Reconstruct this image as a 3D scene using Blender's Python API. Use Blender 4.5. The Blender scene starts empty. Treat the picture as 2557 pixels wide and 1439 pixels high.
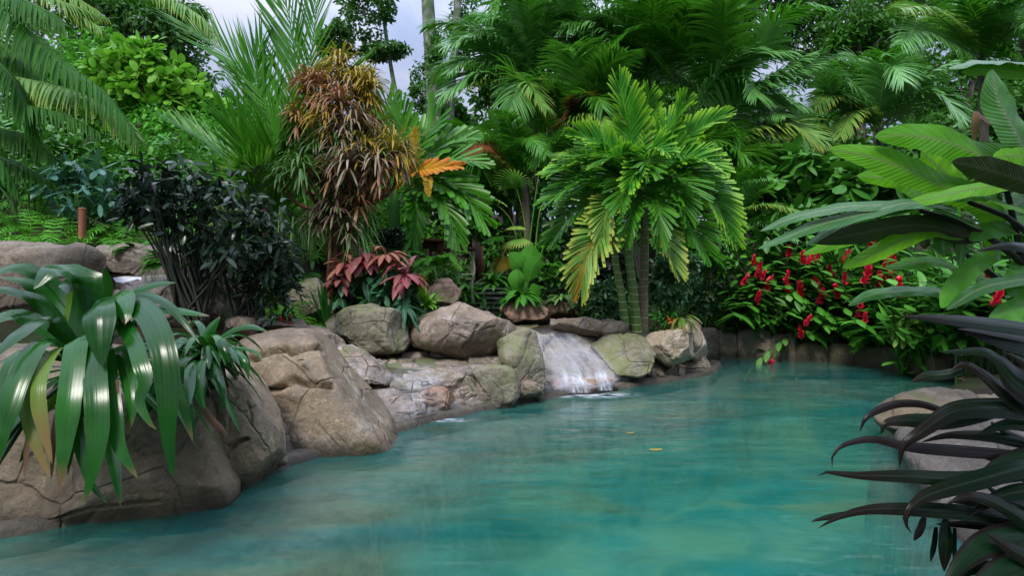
EXPO = 1.12
import bpy, math, numpy as np
from mathutils import Vector
R = np.random.default_rng(7)
F = 1600.0; CAMZ = 1.15; CX = 1278.5; HY = 700.0
def W(px, py, Y):
    px = np.asarray(px, float); py = np.asarray(py, float); Y = np.asarray(Y, float)
    return np.stack(np.broadcast_arrays((px-CX)/F*Y, Y, CAMZ-(py-HY)/F*Y), -1)
def Wp(pts): a = np.array(pts, float); return W(a[:, 0], a[:, 1], a[:, 2])
scene = bpy.context.scene
COL = scene.collection
# ---------------------------------------------------------------- numpy noise
def _h(ix, iy, iz, s):
    n = (ix*374761393 + iy*668265263 + iz*2147483647 + s*1274126177) & 0xffffffff
    n = ((n ^ (n >> 13))*1274126177) & 0xffffffff
    n = ((n ^ (n >> 16))*2246822519) & 0xffffffff
    return ((n ^ (n >> 15)) & 0xffffff)/16777215.0
def vnoise(p, s=0):
    i = np.floor(p).astype(np.int64); f = p-i; u = f*f*(3-2*f); r = 0
    for a in (0, 1):
        for b in (0, 1):
            for c in (0, 1):
                w = (u[..., 0] if a else 1-u[..., 0])*(u[..., 1] if b else 1-u[..., 1])*(u[..., 2] if c else 1-u[..., 2])
                r = r + w*_h(i[..., 0]+a, i[..., 1]+b, i[..., 2]+c, s)
    return r*2-1
def fbm(p, o=4, s=0):
    r = 0; a = 1.0; t = 0
    for k in range(o):
        r = r+a*vnoise(p*2**k+k*17.3, s+k); t += a; a *= .5
    return r/t
def voro(p, s=0):
    i = np.floor(p).astype(np.int64); d1 = np.full(p.shape[:-1], 9.); d2 = d1.copy(); cid = np.zeros(p.shape[:-1])
    for a in (-1, 0, 1):
        for b in (-1, 0, 1):
            for c in (-1, 0, 1):
                j = i+np.array([a, b, c])
                q = np.stack([j[..., k]+_h(j[..., 0], j[..., 1], j[..., 2], s+k+1) for k in range(3)], -1)
                d = np.linalg.norm(q-p, axis=-1)
                id_ = _h(j[..., 0], j[..., 1], j[..., 2], s+9)
                n = d < d1
                d2 = np.where(n, d1, np.minimum(d2, d)); cid = np.where(n, id_, cid); d1 = np.where(n, d, d1)
    return d1, d2, cid
def unit(v): return v/np.maximum(np.linalg.norm(v, axis=-1, keepdims=True), 1e-9)
# ---------------------------------------------------------------- mesh accumulation
class M:
    def __init__(s): s.v = []; s.q = []; s.a = []; s.n = 0
    def add(s, v, q, a=None):
        v = np.asarray(v, float).reshape(-1, 3); q = np.asarray(q, np.int64).reshape(-1, 4)
        if a is None: a = np.zeros((len(v), 3))
        s.v.append(v); s.q.append(q+s.n); s.a.append(np.broadcast_to(np.asarray(a, float), (len(v), 3)) if np.ndim(a) < 2 else a.reshape(-1, 3)); s.n += len(v)
        return s
    def build(s, name, mat, parent=None, smooth=True):
        v = np.concatenate(s.v); q = np.concatenate(s.q); a = np.concatenate(s.a)
        loc = np.array(parent.location) if parent is not None and not parent.parent else np.zeros(3)
        if parent is not None and parent.parent: loc = np.array(parent.parent.location)
        if parent is not None and parent.get('_wl') is not None: loc = np.array(parent['_wl'])
        own = None
        if parent is None: own = np.array([v[:, 0].mean(), v[:, 1].mean(), v[:, 2].min()]); loc = own
        v = v-loc
        me = bpy.data.meshes.new(name)
        me.vertices.add(len(v)); me.vertices.foreach_set('co', v.astype(np.float32).ravel())
        me.loops.add(q.size); me.loops.foreach_set('vertex_index', q.astype(np.int32).ravel())
        me.polygons.add(len(q)); me.polygons.foreach_set('loop_start', np.arange(0, q.size, 4, dtype=np.int32))
        try: me.polygons.foreach_set('loop_total', np.full(len(q), 4, np.int32))
        except Exception: pass
        me.update(calc_edges=True); me.validate()
        at = me.color_attributes.new('lf', 'FLOAT_COLOR', 'POINT')
        at.data.foreach_set('color', np.concatenate([a, np.ones((len(a), 1))], 1).astype(np.float32).ravel())
        if smooth: me.polygons.foreach_set('use_smooth', np.ones(len(me.polygons), bool))
        me.materials.append(mat)
        o = bpy.data.objects.new(name, me); COL.objects.link(o)
        if own is not None: o.location = own
        o.parent = parent
        return o
def tag(o, label=None, cat=None, group=None, kind=None):
    if label: o['label'] = label
    if cat: o['category'] = cat
    if group: o['group'] = group
    if kind: o['kind'] = kind
    return o
def thing(name, label, cat, loc, group=None):
    o = bpy.data.objects.new(name, None); COL.objects.link(o); o.location = [float(x) for x in loc]
    o.empty_display_size = .1
    return tag(o, label, cat, group)
def copy_tree(o, parent=None):
    c = o.copy(); COL.objects.link(c); c.parent = parent
    for ch in o.children: copy_tree(ch, c)
    return c
# ---------------------------------------------------------------- curves and ribbons
def spline(P, n):
    """Catmull-Rom through P (k,d) sampled at n points."""
    P = np.asarray(P, float)
    if len(P) == 2: t = np.linspace(0, 1, n)[:, None]; return P[0]*(1-t)+P[1]*t
    Q = np.concatenate([[2*P[0]-P[1]], P, [2*P[-1]-P[-2]]])
    d = np.linalg.norm(np.diff(P, axis=0), axis=1); c = np.concatenate([[0], np.cumsum(d)]); c /= c[-1]
    out = []
    for u in np.linspace(0, 1, n):
        k = min(np.searchsorted(c, u, 'right')-1, len(P)-2); t = (u-c[k])/max(c[k+1]-c[k], 1e-9)
        a, b, e, f = Q[k], Q[k+1], Q[k+2], Q[k+3]
        out.append(.5*((2*b)+(-a+e)*t+(2*a-5*b+4*e-f)*t*t+(-a+3*b-3*e+f)*t**3))
    return np.array(out)
def grid_quads(L, S, C):
    i = np.arange(S-1)[:, None]*C+np.arange(C-1)[None]
    q = np.stack([i, i+1, i+C+1, i+C], -1).reshape(-1, 4)
    return (q[None]+np.arange(L)[:, None, None]*S*C).reshape(-1, 4)
def ribbons(m, P, Wd, side, rnd, fold=.25, C=3, wav=0., curl=0.):
    """P (L,S,3), Wd (L,S) half widths, side (L,S,3) ; fold raises the margins."""
    L, S, _ = P.shape
    T = np.gradient(P, axis=1); T = unit(T); side = unit(side-(side*T).sum(-1, keepdims=True)*T); N = np.cross(T, side)
    u = np.linspace(-1, 1, C)
    t = np.linspace(0, 1, S)
    off = u[None, None, :, None]*side[:, :, None]*Wd[..., None, None]
    lift = (np.abs(u)**1.3)[None, None, :]*fold*Wd[..., None]
    if curl: lift = lift - (np.abs(u)**2)[None, None, :]*curl*Wd[..., None]
    if wav:
        ph = R.uniform(0, 6.28, (L, 1, 1)); fr = R.uniform(14, 26, (L, 1, 1))
        lift = lift + wav*Wd[..., None]*np.abs(u)[None, None]*(np.sin(ph+t[None, :, None]*fr+u[None, None]*1.5)+.5*np.sin(2.3*ph+t[None, :, None]*fr*2.1))
    V = P[:, :, None]+off+lift[..., None]*N[:, :, None]
    A = np.empty((L, S, C, 3)); A[..., 0] = np.asarray(rnd).reshape(-1, 1, 1); A[..., 1] = t[None, :, None]; A[..., 2] = (u*.5+.5)[None, None]
    m.add(V, grid_quads(L, S, C), A.reshape(-1, 3))
def prof(kind, t):
    if kind == 'strap': return np.clip(.62+1.5*t, 0, 1)*np.clip((1-t)*3.2, 0, 1)**.7
    if kind == 'lance': return np.sin(np.pi*np.clip(t*.93+.07, 0, 1))**.8
    if kind == 'oval': return np.sin(np.pi*np.clip(t*.97+.03, 0, 1))**.55
    if kind == 'needle': return np.clip(t*6+.4, 0, 1)*np.clip((1-t)*1.6, 0, 1)**.8
    if kind == 'wedge': return np.clip(.25+1.0*t, 0, 1)*np.where(t > .985, .8, 1.)
    if kind == 'paddle': return np.clip(t*7+.08, 0, 1)**.7*np.clip((1-t)*4, 0, 1)**.55
def grow(base, d, ln, droop, S=6, k=1.0):
    """curves starting at base (L,3) in direction d, bending under gravity."""
    L = len(d); s = np.linspace(0, 1, S)
    D = d[:, None]+np.asarray(droop).reshape(-1, 1, 1)*(s**k)[None, :, None]*np.array([0, 0, -1.])
    D = unit(D); step = (np.asarray(ln).reshape(-1, 1, 1)/(S-1))*D
    P = np.cumsum(step, axis=1)-step[:, :1]
    return base[:, None]+P
def hside(P):
    T = unit(np.gradient(P, axis=1)); s = np.cross(T, np.array([0, 0, 1.])); n = np.linalg.norm(s, axis=-1, keepdims=True)
    a = np.cross(P[:, -1]-P[:, 0]+np.array([1e-4, 0, 0]), [0, 0, 1.])[:, None]
    return unit(np.where(n > .15, s, a))
def rosette(m, c, n, ln, w, elev=(10, 80), droop=(1, 2), kind='strap', fold=.3, S=7, C=3, r0=.02, wav=0, az=None, k=1.0, tilt=None):
    a = R.uniform(0, 2*np.pi, n) if az is None else np.radians(R.uniform(az[0], az[1], n))
    e = np.radians(R.uniform(elev[0], elev[1], n))
    d = np.stack([np.cos(a)*np.cos(e), np.sin(a)*np.cos(e), np.sin(e)], -1)
    if tilt is not None: d = unit(d+np.array(tilt))
    L = ln*R.uniform(.7, 1.1, n)
    P = grow(np.array(c)+d*r0, d, L, R.uniform(droop[0], droop[1], n), S, k)
    t = np.linspace(0, 1, S)
    ribbons(m, P, (w/2*prof(kind, t))[None]*R.uniform(.75, 1.1, (n, 1)), hside(P), R.random(n), fold, C, wav)
def tube(m, P, rad, K=10, rnd=0., lump=0.):
    P = np.asarray(P, float); n = len(P); rad = np.interp(np.linspace(0, 1, n), np.linspace(0, 1, len(np.atleast_1d(rad))), np.atleast_1d(rad))
    T = unit(np.gradient(P, axis=0)); ref = np.array([.3, 1, .05]); A = unit(np.cross(T, ref)); B = np.cross(T, A)
    th = np.linspace(0, 2*np.pi, K+1)
    rr = rad[:, None]*(1+(lump*fbm(np.stack([np.cos(th)[None]*2+0*P[:, :1], np.sin(th)[None]*2+0*P[:, :1], P[:, 2:]*3+0*th[None]], -1), 3) if lump else 0))
    V = P[:, None]+rr[..., None]*(np.cos(th)[None, :, None]*A[:, None]+np.sin(th)[None, :, None]*B[:, None])
    a = np.zeros((n, K+1, 3)); a[..., 0] = rnd; a[..., 1] = np.linspace(0, 1, n)[:, None]; a[..., 2] = .5
    m.add(V, grid_quads(1, n, K+1), a.reshape(-1, 3))
def stem(m, pts, r, n=10, K=8, **k): tube(m, spline(pts, n), r, K, **k)
def box(m, c, s, rz=0.):
    x, y, z = np.array(s)/2; V = np.array([[a, b, d] for a in (-x, x) for b in (-y, y) for d in (-z, z)], float)
    cs, sn = math.cos(rz), math.sin(rz); V = np.stack([V[:, 0]*cs-V[:, 1]*sn, V[:, 0]*sn+V[:, 1]*cs, V[:, 2]], -1)+np.array(c)
    m.add(V, [[0, 1, 3, 2], [4, 6, 7, 5], [0, 4, 5, 1], [2, 3, 7, 6], [0, 2, 6, 4], [1, 5, 7, 3]])
def frond(m, pts, nl=46, ll=.5, lw=.03, ang=(65, 25), droop=.5, vee=.15, S=6, kind='needle', start=.12, rach=.012, sides=(1, -1), fold=.35, nrm=None, shape=.55, rnd=None, jit=.06, cluster=0, C=3, hang=0.):
    """pinnate leaf along the 3D spline pts: rachis tube plus leaflets on both sides."""
    n = 40; c = spline(pts, n); T = unit(np.gradient(c, axis=0))
    up = np.array([0, 0, 1.]) if nrm is None else np.array(nrm, float)
    sd = np.cross(T, up); ln = np.linalg.norm(sd, axis=1, keepdims=True)
    fallback = unit(np.cross(T.mean(0), up)+np.array([1e-3, 0, 0])); sd = unit(np.where(ln > .2, sd, fallback)); 
    for i in range(1, n):
        if (sd[i]*sd[i-1]).sum() < 0: sd[i] = -sd[i]
    N = np.cross(sd, T)
    tube(m, c, [rach, rach*.3], 5, rnd=.9)
    for sg in sides:
        s = np.linspace(start, .995, nl)
        if cluster: s = s+.012*np.sin(s*cluster)
        s = np.clip(s+R.normal(0, .003, nl), 0, 1)
        x = s*(n-1); i = np.minimum(x.astype(int), n-2); f = (x-i)[:, None]
        b = c[i]*(1-f)+c[i+1]*f; t_ = unit(T[i]*(1-f)+T[i+1]*f); sv = sd[i]*sg; nv = N[i]
        a = np.radians(ang[0]+(ang[1]-ang[0])*s)[:, None]+R.normal(0, jit, (nl, 1))
        d = unit(t_*np.cos(a)+sv*np.sin(a)+nv*(vee+R.normal(0, jit, (nl, 1))))
        q = (s-start)/(1-start); L = ll*(np.sin(np.pi*(.12+.80*q))**shape)*R.uniform(.9, 1.05, nl)
        P = grow(b, d, L, droop*R.uniform(.7, 1.3, nl)+hang*q, S, 1.2)
        tt = np.linspace(0, 1, S)
        wd = (lw/2*prof(kind, tt))[None]*(.55+.45*np.sin(np.pi*np.clip(q*1.1, 0, 1)))[:, None]
        r = R.uniform(0, 1, nl) if rnd is None else np.clip(R.normal(rnd, .12, nl), 0, 1)
        ribbons(m, P, wd, np.repeat(t_[:, None], S, 1), r, fold, C)
def crown(m, c, rad, n, ls, K=26, kind='blob', up=.4, lw=.45, spread=.28, S=3):
    """leaf clumps spread through an ellipsoid (metres)."""
    rad = np.array(rad, float); u = unit(R.normal(size=(K, 3)))*R.uniform(.35, 1, (K, 1))**.6
    cc = np.array(c)+u*rad; k = R.integers(0, K, n); sc = R.uniform(.5, 1.2, K)
    g = unit(R.normal(size=(n, 3)))*R.uniform(.2, 1, (n, 1))**.5
    p = cc[k]+g*rad.mean()*spread*sc[k][:, None]*np.array([1.2, 1.2, .8])
    d = unit(g*.8+R.normal(size=(n, 3))*.6+np.array([0, 0, -.1])); L = ls*R.uniform(.6, 1.2, n)
    P = grow(p, d, L, R.uniform(.1, .9, n), S)
    t = np.linspace(0, 1, S); T = unit(P[:, -1]-P[:, 0]); sd = unit(np.cross(T, unit(R.normal(size=(n, 3))*(1-up)+np.array([0, 0, up*2]))))
    rn = np.clip(_h(k, k, k, 3)*.5+R.random(n)*.5, 0, 1)
    ribbons(m, P, (ls*lw/2*np.array([.35, 1, .12] if S == 3 else prof('oval', t)))[None]*np.ones((n, 1)), np.repeat(sd[:, None], S, 1), rn, .2, 2 if S == 3 else 3)
    return cc
# ---------------------------------------------------------------- node helpers
class NT:
    def __init__(s, name):
        s.m = bpy.data.materials.new(name); s.m.use_nodes = True; s.t = s.m.node_tree; s.t.nodes.clear(); s.out = s.n('ShaderNodeOutputMaterial')
    def n(s, ty, **k):
        o = s.t.nodes.new(ty)
        for a, v in k.items(): setattr(o, a, v)
        return o
    def l(s, a, b): s.t.links.new(a, b)
    def val(s, x, sock):
        if isinstance(x, (int, float)): sock.default_value = x
        elif isinstance(x, (tuple, list)): sock.default_value = tuple(x)+((1,) if len(x) == 3 and len(sock.default_value) == 4 else ())
        else: s.l(x, sock)
    def math(s, op, a, b=0., c=0., clamp=False):
        o = s.n('ShaderNodeMath', operation=op, use_clamp=clamp); s.val(a, o.inputs[0]); s.val(b, o.inputs[1]); s.val(c, o.inputs[2]); return o.outputs[0]
    def mix(s, f, a, b, mode='MIX'):
        o = s.n('ShaderNodeMix', data_type='RGBA', blend_type=mode); s.val(f, o.inputs[0]); s.val(a, o.inputs[6]); s.val(b, o.inputs[7]); return o.outputs[2]
    def coord(s, sc=(1, 1, 1), rot=(0, 0, 0), kind='pos'):
        if kind == 'pos': src = s.n('ShaderNodeNewGeometry').outputs['Position']
        else: src = s.n('ShaderNodeTexCoord').outputs['Object']
        mp = s.n('ShaderNodeMapping'); mp.inputs['Scale'].default_value = sc; mp.inputs['Rotation'].default_value = rot; s.l(src, mp.inputs[0]); return mp.outputs[0]
    def noise(s, scale, vec=None, det=4, rough=.55, dist=0., out=0):
        o = s.n('ShaderNodeTexNoise'); o.inputs['Scale'].default_value = scale; o.inputs['Detail'].default_value = det; o.inputs['Roughness'].default_value = rough; o.inputs['Distortion'].default_value = dist
        s.l(vec if vec is not None else s.coord(), o.inputs['Vector']); return o.outputs[out]
    def ramp(s, f, a, b, lo=0., hi=1., sm=True):
        o = s.n('ShaderNodeMapRange', interpolation_type='SMOOTHSTEP' if sm else 'LINEAR'); s.val(f, o.inputs[0]); s.val(a, o.inputs[1]); s.val(b, o.inputs[2]); s.val(lo, o.inputs[3]); s.val(hi, o.inputs[4]); return o.outputs[0]
    def bump(s, h, st=.5, dist=.02, nrm=None):
        o = s.n('ShaderNodeBump'); s.val(st, o.inputs['Strength']); o.inputs['Distance'].default_value = dist; s.l(h, o.inputs['Height'])
        if nrm is not None: s.l(nrm, o.inputs['Normal'])
        return o.outputs[0]
    def bsdf(s, col, rough=.5, spec=.5, nrm=None, **k):
        o = s.n('ShaderNodeBsdfPrincipled'); s.val(col, o.inputs['Base Color']); s.val(rough, o.inputs['Roughness']); s.val(spec, o.inputs['Specular IOR Level'])
        if nrm is not None: s.l(nrm, o.inputs['Normal'])
        for a, v in k.items(): s.val(v, o.inputs[a])
        return o.outputs[0]
    def mixs(s, f, a, b): o = s.n('ShaderNodeMixShader'); s.val(f, o.inputs[0]); s.l(a, o.inputs[1]); s.l(b, o.inputs[2]); return o.outputs[0]
    def done(s, sh): s.l(sh, s.out.inputs[0]); return s.m
# ---------------------------------------------------------------- materials
SPK = .42
def leaf(name, A, B, rough=.36, trans=.22, spec=.5, tip=None, tipk=(.6, 1.), edge=None, edgek=(.62, .8), mid=None, midk=(.07, .2), streak=0., nz=.35, nsc=6., blotch=None, coat=0., pale=None, veins=0.):
    N = NT(name); at = N.n('ShaderNodeAttribute', attribute_name='lf'); sp = N.n('ShaderNodeSeparateColor'); N.l(at.outputs['Color'], sp.inputs[0])
    r, t, u = sp.outputs
    au = N.math('ABSOLUTE', N.math('MULTIPLY_ADD', u, 2., -1.))
    col = N.mix(r, A, B)
    nf = N.noise(nsc, det=3)
    col = N.mix(N.ramp(nf, .35, .7, 0, nz), col, tuple(x*.45 for x in A))
    if blotch: col = N.mix(N.ramp(N.noise(blotch[1], det=2), .55, .62), col, blotch[0])
    if tip: col = N.mix(N.ramp(N.math('ADD', t, N.math('MULTIPLY', r, .12)), tipk[0], tipk[1]), col, tip)
    if edge: col = N.mix(N.ramp(N.math('ADD', au, N.math('MULTIPLY', nf, .25)), edgek[0]+.12, edgek[1]+.12), col, edge)
    if mid: col = N.mix(N.ramp(au, midk[0], midk[1], 1, 0), col, mid)
    nrm = None
    if streak:
        w = N.math('SINE', N.math('MULTIPLY', u, 75.)); w2 = N.math('SINE', N.math('MULTIPLY_ADD', u, 31., 2.))
        nrm = N.bump(N.math('ADD', N.math('MULTIPLY', w, .35), N.math('MULTIPLY_ADD', nf, 3., w2)), streak*.35, .0015)
        col = N.mix(N.math('MULTIPLY_ADD', w2, .03, .03), col, tuple(min(1, x*1.9+.01) for x in B))
    if veins:
        sv = N.math('SINE', N.math('MULTIPLY', N.math('SUBTRACT', t, N.math('MULTIPLY', au, .10)), veins)); sv2 = N.math('SINE', N.math('MULTIPLY', N.math('SUBTRACT', t, N.math('MULTIPLY', au, .10)), veins*.37))
        hv = N.math('ADD', sv, sv2); nrm = N.bump(hv, .35, .003); col = N.mix(N.math('MULTIPLY_ADD', hv, .06, .10), col, tuple(x*.55 for x in A))
    b = N.bsdf(col, rough, spec*SPK, nrm)
    if trans:
        tr = N.n('ShaderNodeBsdfTranslucent'); N.l(N.mix(.45, col, (.10, .36, .015), 'MIX') if pale is None else N.mix(.5, col, pale), tr.inputs[0])
        b = N.mixs(trans, b, tr.outputs[0])
    return N.done(b)
G = {}
G['brom'] = leaf('glossy_green_leaf', (.004, .050, .004), (.016, .11, .010), .23, .08, .85, tip=(.13, .085, .035), tipk=(.98, 1.08), streak=.22, nz=.5)
G['brom_y'] = leaf('yellowing_leaf', (.07, .16, .02), (.14, .2, .03), .3, .15, .5, tip=(.2, .12, .05), streak=.4)
G['dead'] = leaf('dry_brown_leaf', (.11, .055, .03), (.2, .12, .07), .6, .15, .3, nz=.6)
G['brom2'] = leaf('dark_rosette_leaf', (.005, .06, .008), (.025, .13, .018), .2, .1, 1., streak=.3)
G['lime'] = leaf('bright_lime_leaf', (.08, .27, .02), (.2, .42, .04), .4, .3, .4)
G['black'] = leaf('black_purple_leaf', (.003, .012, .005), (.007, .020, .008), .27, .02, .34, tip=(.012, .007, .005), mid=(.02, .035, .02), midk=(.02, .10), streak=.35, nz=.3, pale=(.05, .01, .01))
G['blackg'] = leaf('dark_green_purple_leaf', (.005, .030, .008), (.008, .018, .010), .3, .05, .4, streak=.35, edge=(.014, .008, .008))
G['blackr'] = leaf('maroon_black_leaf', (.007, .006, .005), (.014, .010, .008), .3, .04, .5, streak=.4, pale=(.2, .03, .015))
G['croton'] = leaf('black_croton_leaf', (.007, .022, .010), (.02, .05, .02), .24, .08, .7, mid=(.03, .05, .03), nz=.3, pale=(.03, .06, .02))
G['banana'] = leaf('banana_leaf', (.07, .28, .008), (.17, .45, .015), .38, .42, .4, mid=(.14, .26, .05), veins=230, nz=.25)
G['bananag'] = leaf('grey_green_banana_leaf', (.03, .14, .02), (.07, .22, .04), .3, .25, .9, mid=(.12, .2, .08), veins=230)
G['bananad'] = leaf('dark_brown_banana_leaf', (.02, .028, .012), (.035, .03, .015), .45, .1, .4, mid=(.05, .05, .03), veins=230)
G['palm'] = leaf('palm_leaflet', (.03, .16, .008), (.075, .29, .014), .36, .3, .6, nz=.25, nsc=1.5)
G['palmb'] = leaf('palm_leaflet_painted_sheen', (.08, .26, .05), (.16, .38, .10), .34, .2, 1.7, nz=.25, nsc=1.5)  # lit copy of the palm leaflet: bright sheen put into a paler base colour
G['palmm'] = leaf('matt_palm_leaflet', (.02, .11, .010), (.05, .19, .015), .55, .35, .4, nz=.3, nsc=1.2)
G['palmd'] = leaf('dark_palm_leaflet', (.035, .155, .012), (.08, .26, .02), .36, .3, .8, nz=.15, nsc=1.2)
G['palml'] = leaf('lime_tipped_leaflet', (.02, .16, .01), (.06, .27, .015), .35, .3, .6, tip=(.20, .42, .02), tipk=(.55, 1.05), nz=.25, nsc=2.5, streak=.3)
G['palmyg'] = leaf('yellow_green_leaflet', (.10, .26, .035), (.2, .36, .07), .38, .3, .5, tip=(.32, .38, .06), tipk=(.6, 1.1))
G['palmo'] = leaf('orange_dying_leaflet', (.5, .26, .02), (.6, .2, .02), .5, .3, .35, tip=(.45, .16, .03), nz=.2, pale=(.6, .25, .02))
G['palmy'] = leaf('golden_leaflet', (.35, .3, .03), (.5, .32, .03), .45, .3, .35, tip=(.5, .3, .03), nz=.3, pale=(.5, .35, .02))
G['rust'] = leaf('rust_brown_leaflet', (.16, .045, .015), (.25, .09, .03), .6, .2, .3)
G['dr_g'] = leaf('gold_strap_leaf', (.22, .26, .02), (.45, .30, .03), .4, .25, .45, edge=(.35, .1, .03), nz=.3, nsc=4)
G['dr_r'] = leaf('red_brown_strap_leaf', (.32, .11, .07), (.42, .25, .15), .36, .15, .55, tip=(.13, .05, .04), edge=(.30, .2, .07), nz=.5, nsc=5, pale=(.4, .12, .04))
G['dr_p'] = leaf('grey_pink_strap_leaf', (.18, .11, .09), (.34, .23, .2), .34, .1, .6, edge=(.18, .2, .08), nz=.5, nsc=5, pale=(.3, .12, .06))
G['dr_n'] = leaf('dark_green_strap_leaf', (.012, .08, .02), (.04, .16, .03), .34, .15, .55, edge=(.14, .2, .04))
G['red'] = leaf('pink_margined_leaf', (.10, .14, .09), (.13, .07, .06), .38, .12, .5, edge=(.30, .05, .07), edgek=(.45, .62), mid=(.34, .06, .09), midk=(.05, .18), nz=.35, nsc=14, pale=(.4, .05, .05))
G['redy'] = leaf('pink_yellow_young_leaf', (.24, .2, .10), (.27, .08, .07), .4, .2, .4, edge=(.35, .06, .08), mid=(.35, .2, .1), pale=(.5, .2, .1))
G['redg'] = leaf('green_white_veined_leaf', (.015, .07, .03), (.03, .11, .04), .36, .1, .5, mid=(.12, .2, .12), midk=(.05, .12))
G['flower'] = leaf('red_ginger_bract', (.6, .015, .04), (.78, .04, .10), .45, .15, .4, nz=.3, nsc=20, pale=(.7, .03, .04))
G['orange'] = leaf('orange_bract', (.6, .12, .02), (.7, .2, .03), .45, .15, .4, pale=(.7, .2, .03))
G['ginger'] = leaf('ginger_leaf', (.04, .19, .018), (.10, .33, .035), .34, .2, .5, mid=(.10, .26, .05), midk=(.03, .1), nz=.3, nsc=4)
G['gingerl'] = leaf('pale_ginger_leaf', (.06, .2, .04), (.16, .32, .08), .34, .25, .5, mid=(.2, .3, .1), midk=(.03, .1))
G['scheff'] = leaf('variegated_leaflet', (.03, .14, .05), (.12, .27, .11), .3, .12, .55, nz=.3, nsc=10, blotch=((.3, .4, .16), 9.))
G['shrub'] = leaf('shrub_leaf', (.03, .15, .012), (.07, .26, .02), .35, .2, .5, nsc=2)
G['shrubd'] = leaf('dark_shrub_leaf', (.035, .15, .018), (.08, .25, .03), .35, .15, .5, nsc=1.5)
G['tree'] = leaf('tree_leaf', (.03, .11, .012), (.06, .20, .022), .4, .25, .5, nsc=.6)
G['treed'] = leaf('dark_tree_leaf', (.025, .09, .015), (.055, .16, .025), .4, .2, .5, nsc=.5)
G['treel'] = leaf('light_tree_leaf', (.10, .32, .02), (.24, .50, .05), .4, .35, .45, nsc=1)
G['fern'] = leaf('fern_leaflet', (.05, .24, .02), (.13, .40, .035), .5, .3, .3, nsc=3)
G['teal'] = leaf('blue_green_leaf', (.03, .11, .07), (.07, .18, .12), .35, .15, .5)
G['yellow'] = leaf('yellow_fallen_leaf', (.28, .24, .06), (.32, .26, .08), .5, .2, .3)

def trunk_mat(name, A, B, sc=8, ring=0, rc=None, moss=0., rough=.75, stretch=.25, bump=.5):
    N = NT(name); c = N.coord((1, 1, stretch)); n = N.noise(sc, c, 5, .65); n2 = N.noise(sc*4, c, 4)
    col = N.mix(N.ramp(n, .35, .65), A, B)
    if moss: col = N.mix(N.ramp(N.noise(sc*.6, det=4), .5-moss*.3, .6), col, (.05, .10, .03))
    h = N.math('ADD', n, N.math('MULTIPLY', n2, .5))
    if ring:
        z = N.n('ShaderNodeSeparateXYZ'); N.l(N.coord(), z.inputs[0])
        w = N.math('FRACT', N.math('ADD', N.math('MULTIPLY', z.outputs[2], ring), N.math('MULTIPLY', N.noise(3, det=2), .7)))
        band = N.math('MULTIPLY', N.ramp(w, .0, .09), N.ramp(w, .13, .22, 1, 0)); col = N.mix(N.math('MULTIPLY', band, rc[1]), col, rc[0]); h = N.math('ADD', h, band)
    return N.done(N.bsdf(col, rough, .35, N.bump(h, bump, .015)))
G['bark'] = trunk_mat('grey_mossy_bark', (.10, .10, .085), (.26, .25, .22), 9, moss=.5)
G['barkd'] = trunk_mat('dark_bark', (.03, .028, .02), (.09, .075, .055), 10)
G['cane'] = trunk_mat('green_cane_bark', (.08, .17, .035), (.16, .24, .07), 5, ring=11., rc=((.42, .42, .26), .95), rough=.45)
G['canegreen'] = trunk_mat('smooth_green_crownshaft', (.03, .12, .02), (.06, .18, .03), 3, rough=.35, bump=.15)
G['caneb'] = trunk_mat('brown_ringed_bark', (.13, .10, .06), (.24, .19, .12), 7, ring=10., rc=((.38, .34, .22), .8))
G['stem'] = trunk_mat('green_stem', (.02, .07, .015), (.05, .12, .025), 12, rough=.5, bump=.2)
G['stemd'] = trunk_mat('dark_stem', (.012, .02, .012), (.03, .03, .02), 12, rough=.5, bump=.2)
G['stemr'] = trunk_mat('red_brown_stem', (.10, .035, .02), (.16, .07, .04), 12, rough=.6, bump=.2)
G['wood'] = trunk_mat('red_brown_timber', (.13, .042, .022), (.24, .085, .045), 14, stretch=.12, rough=.6)
G['woodd'] = trunk_mat('dark_timber', (.04, .022, .014), (.09, .045, .028), 14, stretch=.12, rough=.6)
G['rope'] = trunk_mat('tan_rope', (.16, .12, .07), (.25, .2, .13), 40)

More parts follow.
